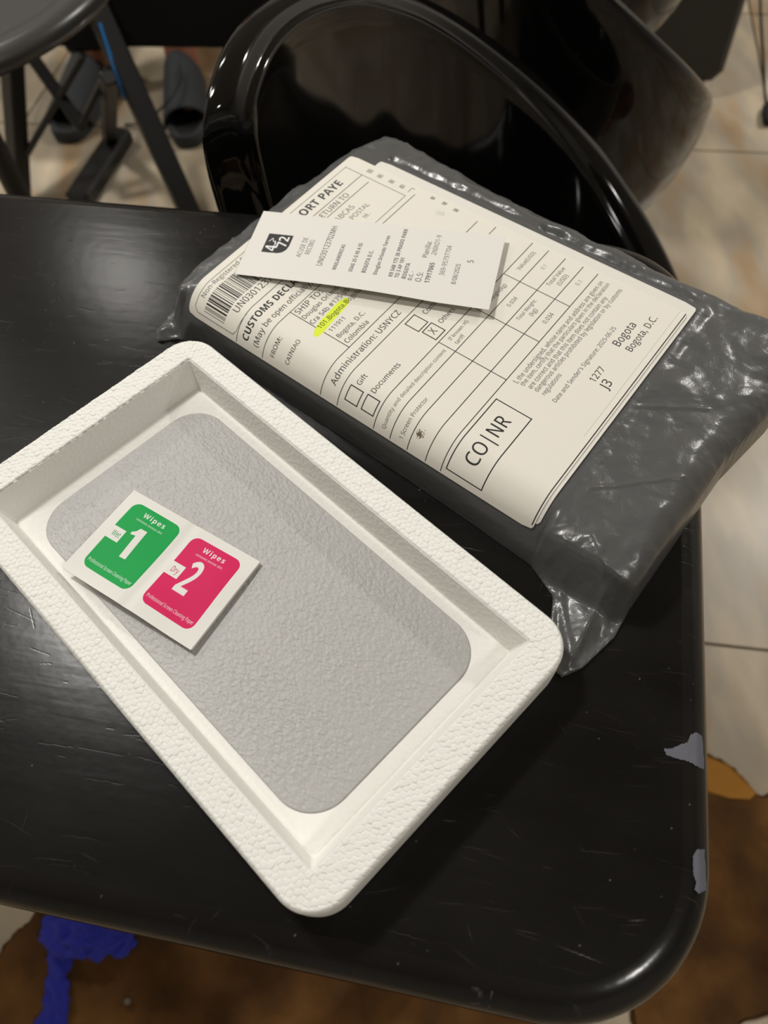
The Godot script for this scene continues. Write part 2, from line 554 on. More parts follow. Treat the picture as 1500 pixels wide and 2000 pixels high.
func relief(m: StandardMaterial3D, t: Texture2D, depth_cm: float):
	m.heightmap_enabled = true
	m.heightmap_texture = t
	m.heightmap_scale = depth_cm
	return m

func triplanar(m: StandardMaterial3D, scale: float, world := false):
	m.uv1_triplanar = true
	m.uv1_world_triplanar = world
	m.uv1_scale = Vector3.ONE * scale
	return m

func table_maps() -> Array:
	# worn black paint: fine scratches along the length, stray scratches, specks (colour) and brush marks (relief)
	rng.seed = 31
	var n := 1536
	var alb := Image.create(n, n, false, Image.FORMAT_RGBA8)
	var hgt := Image.create(n, n, false, Image.FORMAT_L8)
	var f := FastNoiseLite.new()
	f.frequency = 0.012
	f.fractal_octaves = 5
	var g := FastNoiseLite.new()
	g.frequency = 0.004
	g.fractal_octaves = 3
	g.seed = 9
	var da := PackedByteArray()
	da.resize(n * n * 4)
	var dh := PackedByteArray()
	dh.resize(n * n)
	for y in n:
		for x in n:
			var brush := f.get_noise_2d(x * 0.12, y * 1.4)
			var patch := g.get_noise_2d(x, y)
			var b := clampf(21.0 + 5.0 * patch + 4.0 * brush, 9, 50)
			var i := y * n + x
			da[i * 4] = int(b + 1)
			da[i * 4 + 1] = int(b)
			da[i * 4 + 2] = int(b - 1)
			da[i * 4 + 3] = 255
			dh[i] = int(clampf(128 + 70 * brush + 30 * f.get_noise_2d(x * 3.0, y * 3.0), 0, 255))
	for i in 1500:
		var p := Vector2(rng.randf() * n, rng.randf() * n)
		var a := rng.randfn(0.0, 0.12) if i % 4 else rng.randf() * TAU
		var len_ := rng.randf_range(6, 60) if i % 4 else rng.randf_range(4, 40)
		var lift := rng.randf_range(6, 26) if i % 25 else 56.0
		var d := Vector2.from_angle(a)
		for s in int(len_):
			var q := p + d * s
			var at := posmod(int(q.y), n) * n + posmod(int(q.x), n)
			for c in 3: da[at * 4 + c] = mini(255, int(da[at * 4 + c] + lift * sin(PI * s / len_)))
			dh[at] = maxi(0, dh[at] - 40)
	for i in 500:
		var at := rng.randi() % (n * n - n * 2)
		var l := rng.randf_range(10, 90)
		for w in [0, 1, n]:
			for c in 3: da[(at + w) * 4 + c] = mini(255, int(da[(at + w) * 4 + c] + l))
	alb = Image.create_from_data(n, n, false, Image.FORMAT_RGBA8, da)
	hgt = Image.create_from_data(n, n, false, Image.FORMAT_L8, dh)
	return [ImageTexture.create_from_image(alb), ImageTexture.create_from_image(hgt)]

func materials():
	var S := FastNoiseLite.TYPE_SIMPLEX_SMOOTH
	var tm := table_maps()
	M.paint = mat(Color.WHITE, 0.20, 0.32)
	M.paint.albedo_texture = tm[0]
	relief(M.paint, tm[1], 0.012)
	M.paint_edge = mat(Color.WHITE, 0.18, 0.42)
	M.paint_edge.albedo_texture = tm[0]
	relief(M.paint_edge, tm[1], 0.02)
	M.chip = triplanar(relief(mat(Color(0.36, 0.365, 0.40), 0.5), noise_tex(S, 0.03, 256, 4), 0.02), 20.0)
	M.foam = mat(Color(0.93, 0.925, 0.905), 0.75, 0.4)
	M.foam.subsurf_scatter_enabled = true
	M.foam.subsurf_scatter_strength = 0.08
	M.foam_wall = mat(Color(0.925, 0.92, 0.90), 0.8, 0.35)
	var cells := noise_tex(FastNoiseLite.TYPE_CELLULAR, 0.045, 512, 12, 1, null, 0.0, FastNoiseLite.FRACTAL_NONE)
	triplanar(relief(M.foam_wall, cells, 0.02), 20.0)
	M.liner = mat(Color(0.675, 0.672, 0.665), 0.5, 0.5)
	triplanar(relief(M.liner, noise_tex(FastNoiseLite.TYPE_VALUE, 0.22, 1024, 3, 3), 0.045), 3.6)
	M.liner.uv1_scale = Vector3(3.0, 3.6, 4.4)
	M.liner.uv1_offset = Vector3(0.5, 0.5, 0.5)
	M.bag = mat(Color(0.335, 0.337, 0.337), 0.29, 0.5)
	triplanar(relief(M.bag, noise_tex(S, 0.012, 1024, 21, 4, null, 60.0, FastNoiseLite.FRACTAL_RIDGED), 0.035), 3.0)
	M.label = mat(Color.WHITE, 0.6, 0.4)
	M.label.albedo_texture = label_print()
	M.slip = mat(Color.WHITE, 0.6, 0.4)
	M.slip.albedo_texture = slip_print()
	M.wipes = mat(Color.WHITE, 0.6, 0.3)
	M.wipes.albedo_texture = wipes_print()
	M.paper = mat(Color(0.88, 0.87, 0.84), 0.7, 0.3)
	M.gloss = mat(Color(0.05, 0.048, 0.047), 0.07, 0.45)
	M.dull_gloss = mat(Color(0.24, 0.235, 0.23), 0.28, 0.5)
	M.chrome = mat(Color(0.75, 0.75, 0.76), 0.15, 0.5, 1.0)
	M.black_metal = mat(Color(0.06, 0.055, 0.05), 0.45)
	M.black_wood = mat(Color(0.045, 0.042, 0.04), 0.8, 0.3)
	M.blue_reflection = mat(Color(0.12, 0.45, 0.72), 0.35)  # colour of the blue light reflected along the desk leg
	M.rubber = relief(triplanar(mat(Color(0.22, 0.23, 0.245), 0.75), 40.0), noise_tex(S, 0.05, 256, 8), 0.02)
	M.rubber_dark = mat(Color(0.09, 0.09, 0.095), 0.8)
	M.skin = mat(Color(0.62, 0.40, 0.28), 0.55)
	M.skin.subsurf_scatter_enabled = true
	M.skin.subsurf_scatter_strength = 0.1
	M.cloth_dark = mat(Color(0.09, 0.09, 0.1), 0.95)
	M.sofa = relief(triplanar(mat(Color(0.20, 0.19, 0.165), 0.95), 30.0), noise_tex(S, 0.08, 256, 15), 0.06)
	M.cable = mat(Color(0.05, 0.05, 0.05), 0.5)
	M.blue = relief(triplanar(mat(Color(0.20, 0.225, 0.74), 0.95), 30.0), noise_tex(S, 0.05, 256, 14), 0.3)
	M.blue.rim_enabled = true
	M.blue.rim = 0.6
	# polished stone tiles: grey beige ground, ochre clouds and pale veins
	M.tiles = []
	for i in 3:
		var g := grad([[0.0, Color(0.60, 0.47, 0.33)], [0.34, Color(0.67, 0.585, 0.475)], [0.55, Color(0.67, 0.625, 0.555)], [0.75, Color(0.74, 0.68, 0.58)], [1.0, Color(0.82, 0.76, 0.66)]])
		var m := mat(Color.WHITE, 0.35, 0.5)
		m.albedo_texture = noise_tex(S, 0.005, 512, 40 + i * 7, 4, g, 40.0)
		triplanar(m, 1.3, true)
		m.uv1_scale = Vector3(2.2, 1.0, 0.8)
		m.uv1_offset = Vector3(0.31 * i, 0.0, 0.17 * i)
		M.tiles.append(m)
	M.grout = mat(Color(0.52, 0.48, 0.42), 0.9)
	var hg := grad([[0.0, Color(0.23, 0.155, 0.085)], [0.35, Color(0.33, 0.225, 0.12)], [0.6, Color(0.40, 0.275, 0.145)], [0.85, Color(0.47, 0.33, 0.175)], [1.0, Color(0.56, 0.41, 0.22)]])
	M.hide = mat(Color.WHITE, 0.9, 0.3)
	M.hide.albedo_texture = noise_tex(S, 0.008, 512, 61, 6, hg, 30.0)
	triplanar(M.hide, 1.6, true)
	relief(M.hide, noise_tex(S, 0.03, 512, 62, 5), 0.2)
	M.hide_edge = mat(Color(0.66, 0.46, 0.2), 0.9, 0.3)
	M.wall = relief(triplanar(mat(Color(0.74, 0.725, 0.70), 0.9), 2.0, true), noise_tex(S, 0.05, 256, 70), 0.03)
	M.ceiling = mat(Color(0.80, 0.79, 0.77), 0.95)
	M.trim = mat(Color(0.85, 0.84, 0.82), 0.5)
	M.door = mat(Color(0.30, 0.20, 0.13), 0.5)
	M.fitting = mat(Color(0.9, 0.9, 0.9), 0.4)
	M.glow = mat(Color(1, 1, 1), 0.6)
	M.glow.emission_enabled = true
	M.glow.emission = Color(1.0, 0.97, 0.92)
	M.glow.emission_energy_multiplier = 3.0

# ---------------------------------------------------------------- room
func structure(called: String, mesh: Mesh, m: Material):
	return tag(obj(called, mesh, m), "", "", "", "structure")

func lamp(at: Vector3, power: float, size: float, label: String):
	var t := base("ceiling_light", at)
	tag(t, label, "ceiling light", "round ceiling lights")
	obj("rim", lathe([[size * 0.62, 0.0], [size * 0.66, -0.006], [size * 0.64, -0.018], [size * 0.56, -0.02], [size * 0.54, -0.012], [size * 0.54, 0.0]]), M.fitting, t)
	obj("diffuser", lathe([[size * 0.535, -0.002], [size * 0.535, -0.012], [size * 0.4, -0.016]]), M.glow, t)
	var l := AreaLight3D.new()
	l.name = "lamp_glow"
	t.add_child(l)
	l.position = Vector3(0, -0.03, 0)
	l.rotation.x = -PI / 2
	l.area_size = Vector2(size, size)
	l.area_range = 12.0
	l.area_attenuation = 2.0
	l.light_color = Color(1.0, 0.988, 0.965)
	l.light_energy = power
	l.shadow_enabled = true

func room():
	var f := base("floor")
	tag(f, "", "", "", "structure")
	obj("bed", box(Vector3(0.0, -0.03, -1.0), Vector3(6.2, 0.05, 6.4), 0.002), M.grout, f)
	var a := deg_to_rad(13.0)
	var u := Vector2(cos(a), sin(a))
	var w := Vector2(-sin(a), cos(a))
	var pitch := 0.5755
	var tile := {}
	var room_poly := PackedVector2Array([Vector2(-3, -4.1), Vector2(3, -4.1), Vector2(3, 2.1), Vector2(-3, 2.1)])
	var plain_tile := tile_mesh(PackedVector2Array([Vector2(0, 0), Vector2(pitch - 0.0025, 0), Vector2(pitch - 0.0025, pitch - 0.0025), Vector2(0, pitch - 0.0025)]))
	for i in range(-10, 10):
		for j in range(-10, 10):
			var c0: Vector2 = u * (0.558 + i * pitch) + w * (-0.477 + j * pitch)
			var quad := PackedVector2Array([c0, c0 + u * (pitch - 0.0025), c0 + (u + w) * (pitch - 0.0025), c0 + w * (pitch - 0.0025)])
			var cut := Geometry2D.intersect_polygons(quad, room_poly)
			if cut.is_empty(): continue
			var whole := true
			for q in quad: whole = whole and Geometry2D.is_point_in_polygon(q, room_poly)
			var o: MeshInstance3D
			if whole:
				o = obj("tile", plain_tile, M.tiles[posmod(i * 5 + j * 3, 3)], f)
				o.position = Vector3(c0.x, 0, c0.y)
				o.rotation.y = -a
			else:
				obj("tile", tile_mesh(cut[0]), M.tiles[posmod(i * 5 + j * 3, 3)], f)
	structure("ceiling", box(Vector3(0, 2.55, -1.0), Vector3(6.4, 0.1, 6.6), 0.002), M.ceiling)
	structure("wall_back", box(Vector3(0, 1.25, -4.15), Vector3(6.4, 2.5, 0.1), 0.002), M.wall)
	structure("wall_front", box(Vector3(0, 1.25, 2.15), Vector3(6.4, 2.5, 0.1), 0.002), M.wall)
	structure("wall_left", box(Vector3(-3.05, 1.25, -1.0), Vector3(0.1, 2.5, 6.2), 0.002), M.wall)
	structure("wall_right", box(Vector3(3.05, 1.25, -1.0), Vector3(0.1, 2.5, 6.2), 0.002), M.wall)
	structure("baseboard_back", box(Vector3(0, 0.045, -4.09), Vector3(6.0, 0.09, 0.015)), M.trim)
	structure("baseboard_left", box(Vector3(-2.99, 0.045, -1.0), Vector3(0.015, 0.09, 6.1)), M.trim)
	structure("baseboard_right", box(Vector3(2.99, 0.045, -1.0), Vector3(0.015, 0.09, 6.1)), M.trim)
	structure("baseboard_front", box(Vector3(0, 0.045, 2.09), Vector3(6.0, 0.09, 0.015)), M.trim)

func tile_mesh(poly: PackedVector2Array) -> ArrayMesh:
	return slab(poly, -0.012, 0.0, 0.0015)

# ---------------------------------------------------------------- the table
func make_table():
	var a := deg_to_rad(15.5)
	var u := Vector3(cos(a), 0, sin(a))
	var w := Vector3(-sin(a), 0, cos(a))
	var hx := 0.4815
	var hz := 0.2035
	var mid := u * (0.0975 - hx) + w * (-0.2025)
	var t := base("dining_table", mid, -a)
	tag(t, "worn black painted wooden table with rounded corners carrying the parcel", "table")
	var rings := []
	var prof := [[0.055, -0.034], [0.004, -0.034], [0.0, -0.030], [0.0, -0.012], [0.0008, -0.008], [0.003, -0.004], [0.0065, -0.0012], [0.0105, -0.0002], [0.0125, 0.0]]
	for p in prof: rings.append(rrect(hx, hz, 0.062, TOP + p[1], 90, 45, 24, p[0]))
	rings.append(rings[-1])                         # the same ring again: a crisp seam
	rings.append(rrect(hx, hz, 0.062, TOP - 0.003, 90, 45, 24, 0.0125))
	tag(obj("edge", planar_uv(rings_mesh(rings)), M.paint_edge, t), "glossy rounded black table edge")
	var flat_rings := [rrect(hx, hz, 0.062, TOP - 0.0029, 90, 45, 24, 0.0125), rrect(hx, hz, 0.062, TOP, 90, 45, 24, 0.0125)]
	for k in 14: flat_rings.append(rrect(hx, hz, 0.062, TOP, 90, 45, 24, 0.0125 + 0.0146 * k))
	obj("table_top", planar_uv(rings_mesh(flat_rings)), M.paint, t)
	for s in [[-1, -1], [-1, 1], [1, -1], [1, 1]]:
		var x: float = s[0] * (hx - 0.10)
		var z: float = s[1] * (hz - 0.075)
		obj("leg", bar(Vector3(x, 0.0, z), Vector3(x, TOP - 0.034, z), 0.045, 0.045, 0.004), M.black_wood, t)
	obj("apron", box(Vector3(0, TOP - 0.064, 0), Vector3(2 * (hx - 0.10), 0.06, 2 * (hz - 0.075))), M.black_wood, t)
	# grey undercoat showing where the paint has come off along the edge
	var to_local := func(pu: float, pv: float) -> Vector2: return Vector2(pu - (0.0975 - hx), pv + 0.2025)
	for c in [[0.0776, -0.1006, 0.0804, -0.1009, 0.0844, -0.1034, 0.0868, -0.1046, 0.0882, -0.1080, 0.0905, -0.1097, 0.0935, -0.1092, 0.0942, -0.0962, 0.0915, -0.0958, 0.0873, -0.0972, 0.0824, -0.0974, 0.0788, -0.0981],
			[0.0884, -0.0595, 0.0886, -0.0625, 0.0900, -0.0650, 0.0935, -0.0660, 0.0940, -0.0520, 0.0905, -0.0500, 0.0890, -0.0510, 0.0896, -0.0535, 0.0886, -0.0560]]:
		var poly := PackedVector2Array()
		for i in range(0, c.size(), 2): poly.append(to_local.call(c[i], c[i + 1]))
		obj("paint_chip", draped(poly, hx), M.chip, t)

func planar_uv(m: ArrayMesh) -> ArrayMesh:
	var arr := m.surface_get_arrays(0)
	var uv := PackedVector2Array()
	for v in arr[Mesh.ARRAY_VERTEX]:
		uv.append(Vector2(v.x, v.z + (v.y - TOP)) / 0.55)
	arr[Mesh.ARRAY_TEX_UV] = uv
	var am := ArrayMesh.new()
	am.add_surface_from_arrays(Mesh.PRIMITIVE_TRIANGLES, arr)
	return am

func draped(poly: PackedVector2Array, hx: float) -> ArrayMesh:
	# thin flake following the rounded table edge
	var lo := poly[0]
	var hi := poly[0]
	for p in poly:
		lo = lo.min(p)
		hi = hi.max(p)
	var pts := PackedVector2Array()
	for i in poly.size():
		var q := poly[(i + 1) % poly.size()]
		for s in 6:
			pts.append(poly[i].lerp(q, s / 6.0) + Vector2(sin(i * 7.0 + s * 2.3), cos(i * 3.0 + s * 4.1)) * 0.0002)
	var outline := pts.size()
	var x := lo.x
	while x < hi.x:
		var y := lo.y
		while y < hi.y:
			if Geometry2D.is_point_in_polygon(Vector2(x, y), poly): pts.append(Vector2(x, y))
			y += 0.0012
		x += 0.0009
	var tri := Geometry2D.triangulate_delaunay(pts)
	var v := PackedVector3Array()
	for p in pts:
		var d := hx - p.x                           # distance from the edge
		var y := 0.0
		var prof := [[0.0, -0.014], [0.0008, -0.008], [0.003, -0.004], [0.0065, -0.0012], [0.0105, -0.0002], [0.0125, 0.0], [0.2, 0.0]]
		for k in prof.size() - 1:
			if d >= prof[k][0] and d <= prof[k + 1][0]:
				y = lerpf(prof[k][1], prof[k + 1][1], (d - prof[k][0]) / (prof[k + 1][0] - prof[k][0]))
		v.append(Vector3(p.x, TOP + y + 0.0003, p.y))
	var idx := PackedInt32Array()
	for i in range(0, tri.size(), 3):
		var c := (pts[tri[i]] + pts[tri[i + 1]] + pts[tri[i + 2]]) / 3
		if not Geometry2D.is_point_in_polygon(c, poly): continue
		var n := (v[tri[i + 1]] - v[tri[i]]).cross(v[tri[i + 2]] - v[tri[i]])
		if n.y > 0: idx.append_array([tri[i], tri[i + 2], tri[i + 1]])
		else: idx.append_array([tri[i], tri[i + 1], tri[i + 2]])
	return mesh_of(v, idx, null, true, false)

# ---------------------------------------------------------------- foam tray
var bead_points := {}
func bead(x: float, y: float, cell: float) -> float:
	# dome of the foam bead at (x, y): 0 in the joints, 1 on top
	var gy := floori(y / (cell * 0.866))
	var f1 := 9.0
	var f2 := 9.0
	var tall := 0.0
	for j in range(gy - 1, gy + 3):
		var shift := 0.5 * (j & 1)
		var gx := floori(x / cell - shift)
		for i in range(gx - 1, gx + 3):
			var key := i * 4096 + j
			if not bead_points.has(key):
				var r := RandomNumberGenerator.new()
				r.seed = key * 7919 + 13
				bead_points[key] = Vector3(i + shift + 0.46 * (r.randf() - 0.5), 0.866 * j + 0.46 * (r.randf() - 0.5), r.randf())
			var p: Vector3 = bead_points[key]
			var d := Vector2(p.x - x / cell, p.y - y / cell).length() - 0.16 * p.z
			if d < f1:
				f2 = f1
				f1 = d
				tall = p.z
			elif d < f2:
				f2 = d
	var e := clampf((f2 - f1) / 0.30, 0, 1)
	return sqrt(e * (2.0 - e)) * (0.75 + 0.5 * tall)

func make_tray():
	var a := deg_to_rad(49.575)
	var t := base("foam_tray", Vector3(-0.0655, TOP, -0.1656), -a)
	tag(t, "white expanded foam packing tray with sunken floor beside the parcel", "tray")
	var nx := 760
	var nz := 400
	var nc := 60
	var H := 0.022
	# beaded rim: from the outer wall over the top to the inner edge
	var rows := []
	var n_rows := 38
	for k in n_rows + 1:
		var s := float(k) / n_rows
		rows.append([rrect(0.128, 0.0737, 0.0165, H, nx, nz, nc), rrect(0.1135, 0.0600, 0.0012, H, nx, nz, nc), s])
	var rings := []
	for k in rows.size():
		var s: float = rows[k][2]
		var ring := PackedVector3Array()
		for i in rows[k][0].size():
			var p: Vector3 = rows[k][0][i].lerp(rows[k][1][i], s)
			var y := H
			if s < 0.12: y -= 0.0016 * pow(1 - s / 0.12, 2)
			if s > 0.95: y -= 0.0005 * pow((s - 0.95) / 0.05, 2)
			var e := clampf(minf(s / 0.04, (1 - s) / 0.03), 0, 1)
			y += (bead(p.x, p.z, 0.0027) - 0.8) * 0.0006 * (0.3 + 0.7 * e)
			ring.append(Vector3(p.x, y, p.z))
		rings.append(ring)
	obj("rim", rings_mesh(rings, false, false), M.foam, t)
	# walls, floor and underside
	var w := []
	var bx := 150
	var bz := 80
	var bc := 16
	w.append(rrect(0.10, 0.05, 0.01, 0.0, bx, bz, bc))
	w.append(rrect(0.1262, 0.0719, 0.015, 0.0, bx, bz, bc))
	w.append(rrect(0.1272, 0.0729, 0.016, 0.001, bx, bz, bc))
	w.append(rrect(0.1278, 0.0735, 0.0165, H * 0.5, bx, bz, bc))
	w.append(rrect(0.1281, 0.0738, 0.0165, H - 0.0016, bx, bz, bc))
	w.append(rrect(0.1270, 0.0727, 0.0160, H - 0.0018, bx, bz, bc))
	w.append(rrect(0.1155, 0.0620, 0.003, H - 0.0018, bx, bz, bc))
	w.append(rrect(0.1135, 0.0600, 0.0012, H - 0.0006, bx, bz, bc))
	w.append(rrect(0.1130, 0.0596, 0.0012, H - 0.0016, bx, bz, bc))
	w.append(rrect(0.1086, 0.0568, 0.0016, 0.0080, bx, bz, bc))
	w.append(rrect(0.1082, 0.0565, 0.0016, 0.0068, bx, bz, bc))
	w.append(rrect(0.1078, 0.0562, 0.0020, 0.0060, bx, bz, bc))
	w.append(rrect(0.1072, 0.0557, 0.0024, 0.0062, bx, bz, bc))
	w.append(rrect(0.1066, 0.0552, 0.0028, 0.0066, bx, bz, bc))
	w.append(rrect(0.1040, 0.0538, 0.010, 0.0064, bx, bz, bc))
	w.append(rrect(0.1010, 0.0515, 0.018, 0.0050, bx, bz, bc))
	w.append(rrect(0.0985, 0.0490, 0.017, 0.0040, bx, bz, bc))
	w.append(rrect(0.05, 0.02, 0.01, 0.0040, bx, bz, bc))
	obj("body", rings_mesh(w), M.foam_wall, t)
	# grey liner sheet in the sunken floor
	var l := base("foam_liner", Vector3(-0.0655, TOP + 0.004, -0.1656), -a)
	tag(l, "pale grey soft foam liner sheet lining the white tray floor", "liner")
	var lr := []
	for p in [[0.0, 0.0], [0.0, 0.0012], [0.0006, 0.0016], [0.006, 0.0017], [0.02, 0.0017], [0.04, 0.0017]]:
		lr.append(rrect(0.1000, 0.0512, 0.018, p[1], 60, 30, 14, p[0]))
	obj("sheet", rings_mesh(lr), M.liner, l)

func make_wipes():
	# corners of the paper on the liner, measured on the table; two layers with a folded edge
	var c := [Vector3(-0.12000, 0.0082, -0.22055), Vector3(-0.05841, 0.0078, -0.17429), Vector3(-0.08796, 0.0092, -0.13395), Vector3(-0.14815, 0.0125, -0.17897)]
	var t := base("wipes_packet", Vector3(0, TOP, 0))
	tag(t, "white sachet of wet and dry screen wipes printed green and pink", "wipes packet")
	var place := func(x: float, y: float) -> Vector3:
		var p: Vector3 = c[0].lerp(c[1], x).lerp(c[3].lerp(c[2], x), y)
		var crease := 0.0006 * sin(x * 9.0) * sin(y * 5.0) - 0.0007 * exp(-pow((x - 0.5) / 0.03, 2))
		return p + Vector3(0, crease, 0)
	obj("front_sheet", sheet(0, 1, 0, 1, 48, 30, 0.0, 0.0003, place), M.wipes, t)
	var under := func(x: float, y: float) -> Vector3:
		var p: Vector3 = place.call(x * 0.992 + 0.012, y * 0.985 + 0.004)
		return p - Vector3(0, 0.0009 - 0.0005 * absf(x - 0.5), 0)
	obj("back_sheet", sheet(0, 1, 0, 1, 24, 16, 0.0, 0.0003, under), M.paper, t)

# ---------------------------------------------------------------- parcel
const PA := Vector2(0.70091, -0.71325)     # along the writing
const PB := Vector2(0.71325, 0.70091)      # down the label
func on_parcel(p: float, q: float, h: float) -> Vector3:     # millimetres
	var xz := Vector2(0, -0.3) + PA * p * 0.001 + PB * (q - 0.045 * p) * 0.001
	return Vector3(xz.x, TOP + h * 0.001, xz.y)

func on_paper(p: float, q: float, h: float) -> Vector3:
	# the label lies flat and bends down over the near edge of the box
	if p >= -30.0: return on_parcel(p, q, h)
	var s := -30.0 - p
	var t := minf(s / 18.0, 1.152)
	var pp := -30.0 - 18.0 * sin(t)
	var y := h - 18.0 * (1 - cos(t))
	var e := s - t * 18.0
	if e > 0:
		pp -= e * cos(1.152)
		y -= e * sin(1.152)
	return on_parcel(pp, q, y)

func seg_dist(p: Vector2, a: Vector2, b: Vector2) -> float:
	var t := clampf((p - a).dot(b - a) / (b - a).length_squared(), 0, 1)
	return p.distance_to(a + (b - a) * t)

func make_parcel():
	var t := base("mailing_bag")
	tag(t, "crumpled dark grey plastic mailing bag with white address label on top", "parcel")
	var xy := [-50, -78, -50.5, -30, -50.5, 30, -51, 90, -53, 140, -60, 156, -76, 164, -88, 172, -89, 178, -80, 183, -60, 187, -44, 186, 0, 187, 40, 188, 80, 194, 112, 196, 126, 191, 129, 160, 129, 100, 130, 60, 133, 0, 139, -50, 146, -74, 151, -88, 146, -97, 132, -98, 110, -104, 60, -114, 0, -119, -26, -117, -44, -115, -60, -112, -64, -106, -56, -98, -51, -88]
	var poly := PackedVector2Array()
	for i in range(0, xy.size(), 2): poly.append(Vector2(xy[i], xy[i + 1]))
	var n := poly.size()
	var step := 1.1
	var nx := int(246 / step)
	var ny := int(322 / step)
	var o := Vector2(-92, -123)
	var ridged := FastNoiseLite.new()
	ridged.noise_type = FastNoiseLite.TYPE_SIMPLEX_SMOOTH
	ridged.fractal_type = FastNoiseLite.FRACTAL_RIDGED
	ridged.frequency = 0.028
	ridged.fractal_octaves = 3
	ridged.seed = 4
	ridged.domain_warp_enabled = true
	ridged.domain_warp_amplitude = 18.0
	ridged.domain_warp_frequency = 0.02
	var soft := FastNoiseLite.new()
	soft.frequency = 0.02
	soft.seed = 8
	soft.fractal_octaves = 3
	var fold := FastNoiseLite.new()
	fold.noise_type = FastNoiseLite.TYPE_CELLULAR
	fold.cellular_return_type = FastNoiseLite.RETURN_DISTANCE2_SUB
	fold.cellular_jitter = 1.0
	fold.fractal_type = FastNoiseLite.FRACTAL_NONE
	fold.frequency = 0.034
	fold.seed = 17
	fold.domain_warp_enabled = true
	fold.domain_warp_amplitude = 9.0
	fold.domain_warp_frequency = 0.03
	# the few long creases of the bag: ax ay bx by height width
	var creases := [[-20, 146, 10, 176, 0.7, 0.9], [-30, 139, 2, 143, 0.5, 1.1], [34, 142, 52, 168, 0.8, 1.0], [113, -70, 115, 50, -1.8, 2.6], [115, 40, 110, 132, -2.4, 2.8], [-48, 150, -80, 176, 1.6, 1.6], [-52, 174, -84, 178, 1.4, 1.4], [-40, 158, -60, 184, 1.2, 1.4], [-50, -100, -60, -108, 1.6, 2.0], [-42, -96, -54, -112, 1.4, 2.0]]
	var v := PackedVector3Array()
	var ok := PackedByteArray()
	ok.resize((nx + 1) * (ny + 1))
	var ground := PackedVector2Array()
	for j in ny + 1:
		for i in nx + 1:
			var p := o + Vector2(i, j) * step
			var inside := Geometry2D.is_point_in_polygon(p, poly)
			var d := 1e9
			var near := p
			for k in n:
				var q := Geometry2D.get_closest_point_to_segment(p, poly[k], poly[(k + 1) % n])
				var dd := p.distance_to(q)
				if dd < d:
					d = dd
					near = q
			if not inside and d < step * 1.45:
				p = near
				d = 0.0
				inside = true
			ok[j * (nx + 1) + i] = 1 if inside else 0
			ground.append(p)
			if not inside:
				v.append(Vector3.ZERO)
				continue
			var core := Vector2(maxf(maxf(-30 - p.x, p.x - 116), 0), maxf(maxf(-88 - p.y, p.y - 174), 0)).length()
			var r := d / maxf(d + core, 1e-6)
			var h := 30.0 * (0.42 * smoothstep(0.0, 0.09, r) + 0.58 * sqrt(maxf(0.0, 1 - (1 - r) * (1 - r))))
			var flap := clampf((core - 17.0) / 9.0, 0, 1)
			h = lerpf(h, 2.0 + 5.0 * smoothstep(0.0, 14.0, d) + 0.0 * r, flap)
			if p.x < -28.0 and p.y > -96.0 and p.y < 140.0:            # stays below the bend of the label
				var x := -30.0 - p.x
				var lim := 30.4
				if x > 0: lim = 30.2 - 18.0 * (1 - sqrt(maxf(0.0, 1 - pow(minf(x, 16.4) / 18.0, 2)))) - maxf(0.0, x - 16.4) * 2.3
				h = minf(h, maxf(lim, 0.9))
			# calm below the labels, lively elsewhere
			var out := Vector2(maxf(maxf(-56 - p.x, p.x - 106), 0), maxf(maxf(-90 - p.y, p.y - 137), 0)).length()
			var free := smoothstep(0.5, 7.0, out)
			var edge := smoothstep(0.0, 3.0, d)
			var side := smoothstep(2.0, 14.0, core)
			var wr := (ridged.get_noise_2d(p.x, p.y) - 0.1) * lerpf(0.3, 1.3, side) + soft.get_noise_2d(p.x, p.y) * 1.6 + fold.get_noise_2d(p.x * 1.25, p.y) * lerpf(1.5, 1.0, smoothstep(40.0, -20.0, p.x)) + fold.get_noise_2d(p.y * 2.6 + 300.0, p.x * 2.2) * 0.45
			for c in creases:
				var cd := seg_dist(p, Vector2(c[0], c[1]), Vector2(c[2], c[3]))
				if cd < c[5] * 3: wr += c[4] * exp(-pow(cd / c[5], 2))
			# the side wall below the label stays lively too, but only inwards
			var low := 0.0
			h += wr * maxf(free, low) * edge
			if d <= 0.0: h = 0.9
			v.append(on_parcel(p.x, p.y, maxf(h, 0.9)))
	# underside, flat on the table
	var half := v.size()
	for p in ground: v.append(on_parcel(p.x, p.y, 0.3))
	var idx := PackedInt32Array()
	var w := nx + 1
	var edge_use := {}
	for j in ny:
		for i in nx:
			var k := j * w + i
			var c := [k, k + 1, k + w + 1, k + w]
			if ok[c[0]] and ok[c[1]] and ok[c[2]] and ok[c[3]]:
				idx.append_array([k, k + 1, k + w + 1, k, k + w + 1, k + w])
				idx.append_array([half + k, half + k + w + 1, half + k + 1, half + k, half + k + w, half + k + w + 1])
				for e in 4:
					var a: int = c[e]
					var b: int = c[(e + 1) % 4]
					if edge_use.has(Vector2i(b, a)): edge_use.erase(Vector2i(b, a))
					else: edge_use[Vector2i(a, b)] = true
	for e in edge_use:
		idx.append_array([e.x, half + e.x, e.y, half + e.x, half + e.y, e.y])
	obj("bag", mesh_of(v, idx), M.bag, t)
	tag(obj("under_label", sheet(-49, 105, -72, 136.3, 60, 30, 3.0, 0.0003, func(p, q): return on_paper(p, q, 30.9)), M.paper, t), "plain white sheet showing along the edge of the address label")
	tag(obj("address_label", sheet(-53, 98, -90, 134.5, 75, 40, 3.2, 0.0003, func(p, q): return on_paper(p, q, 31.4)), M.label, t), "white customs form with address, bar code and yellow highlighter")

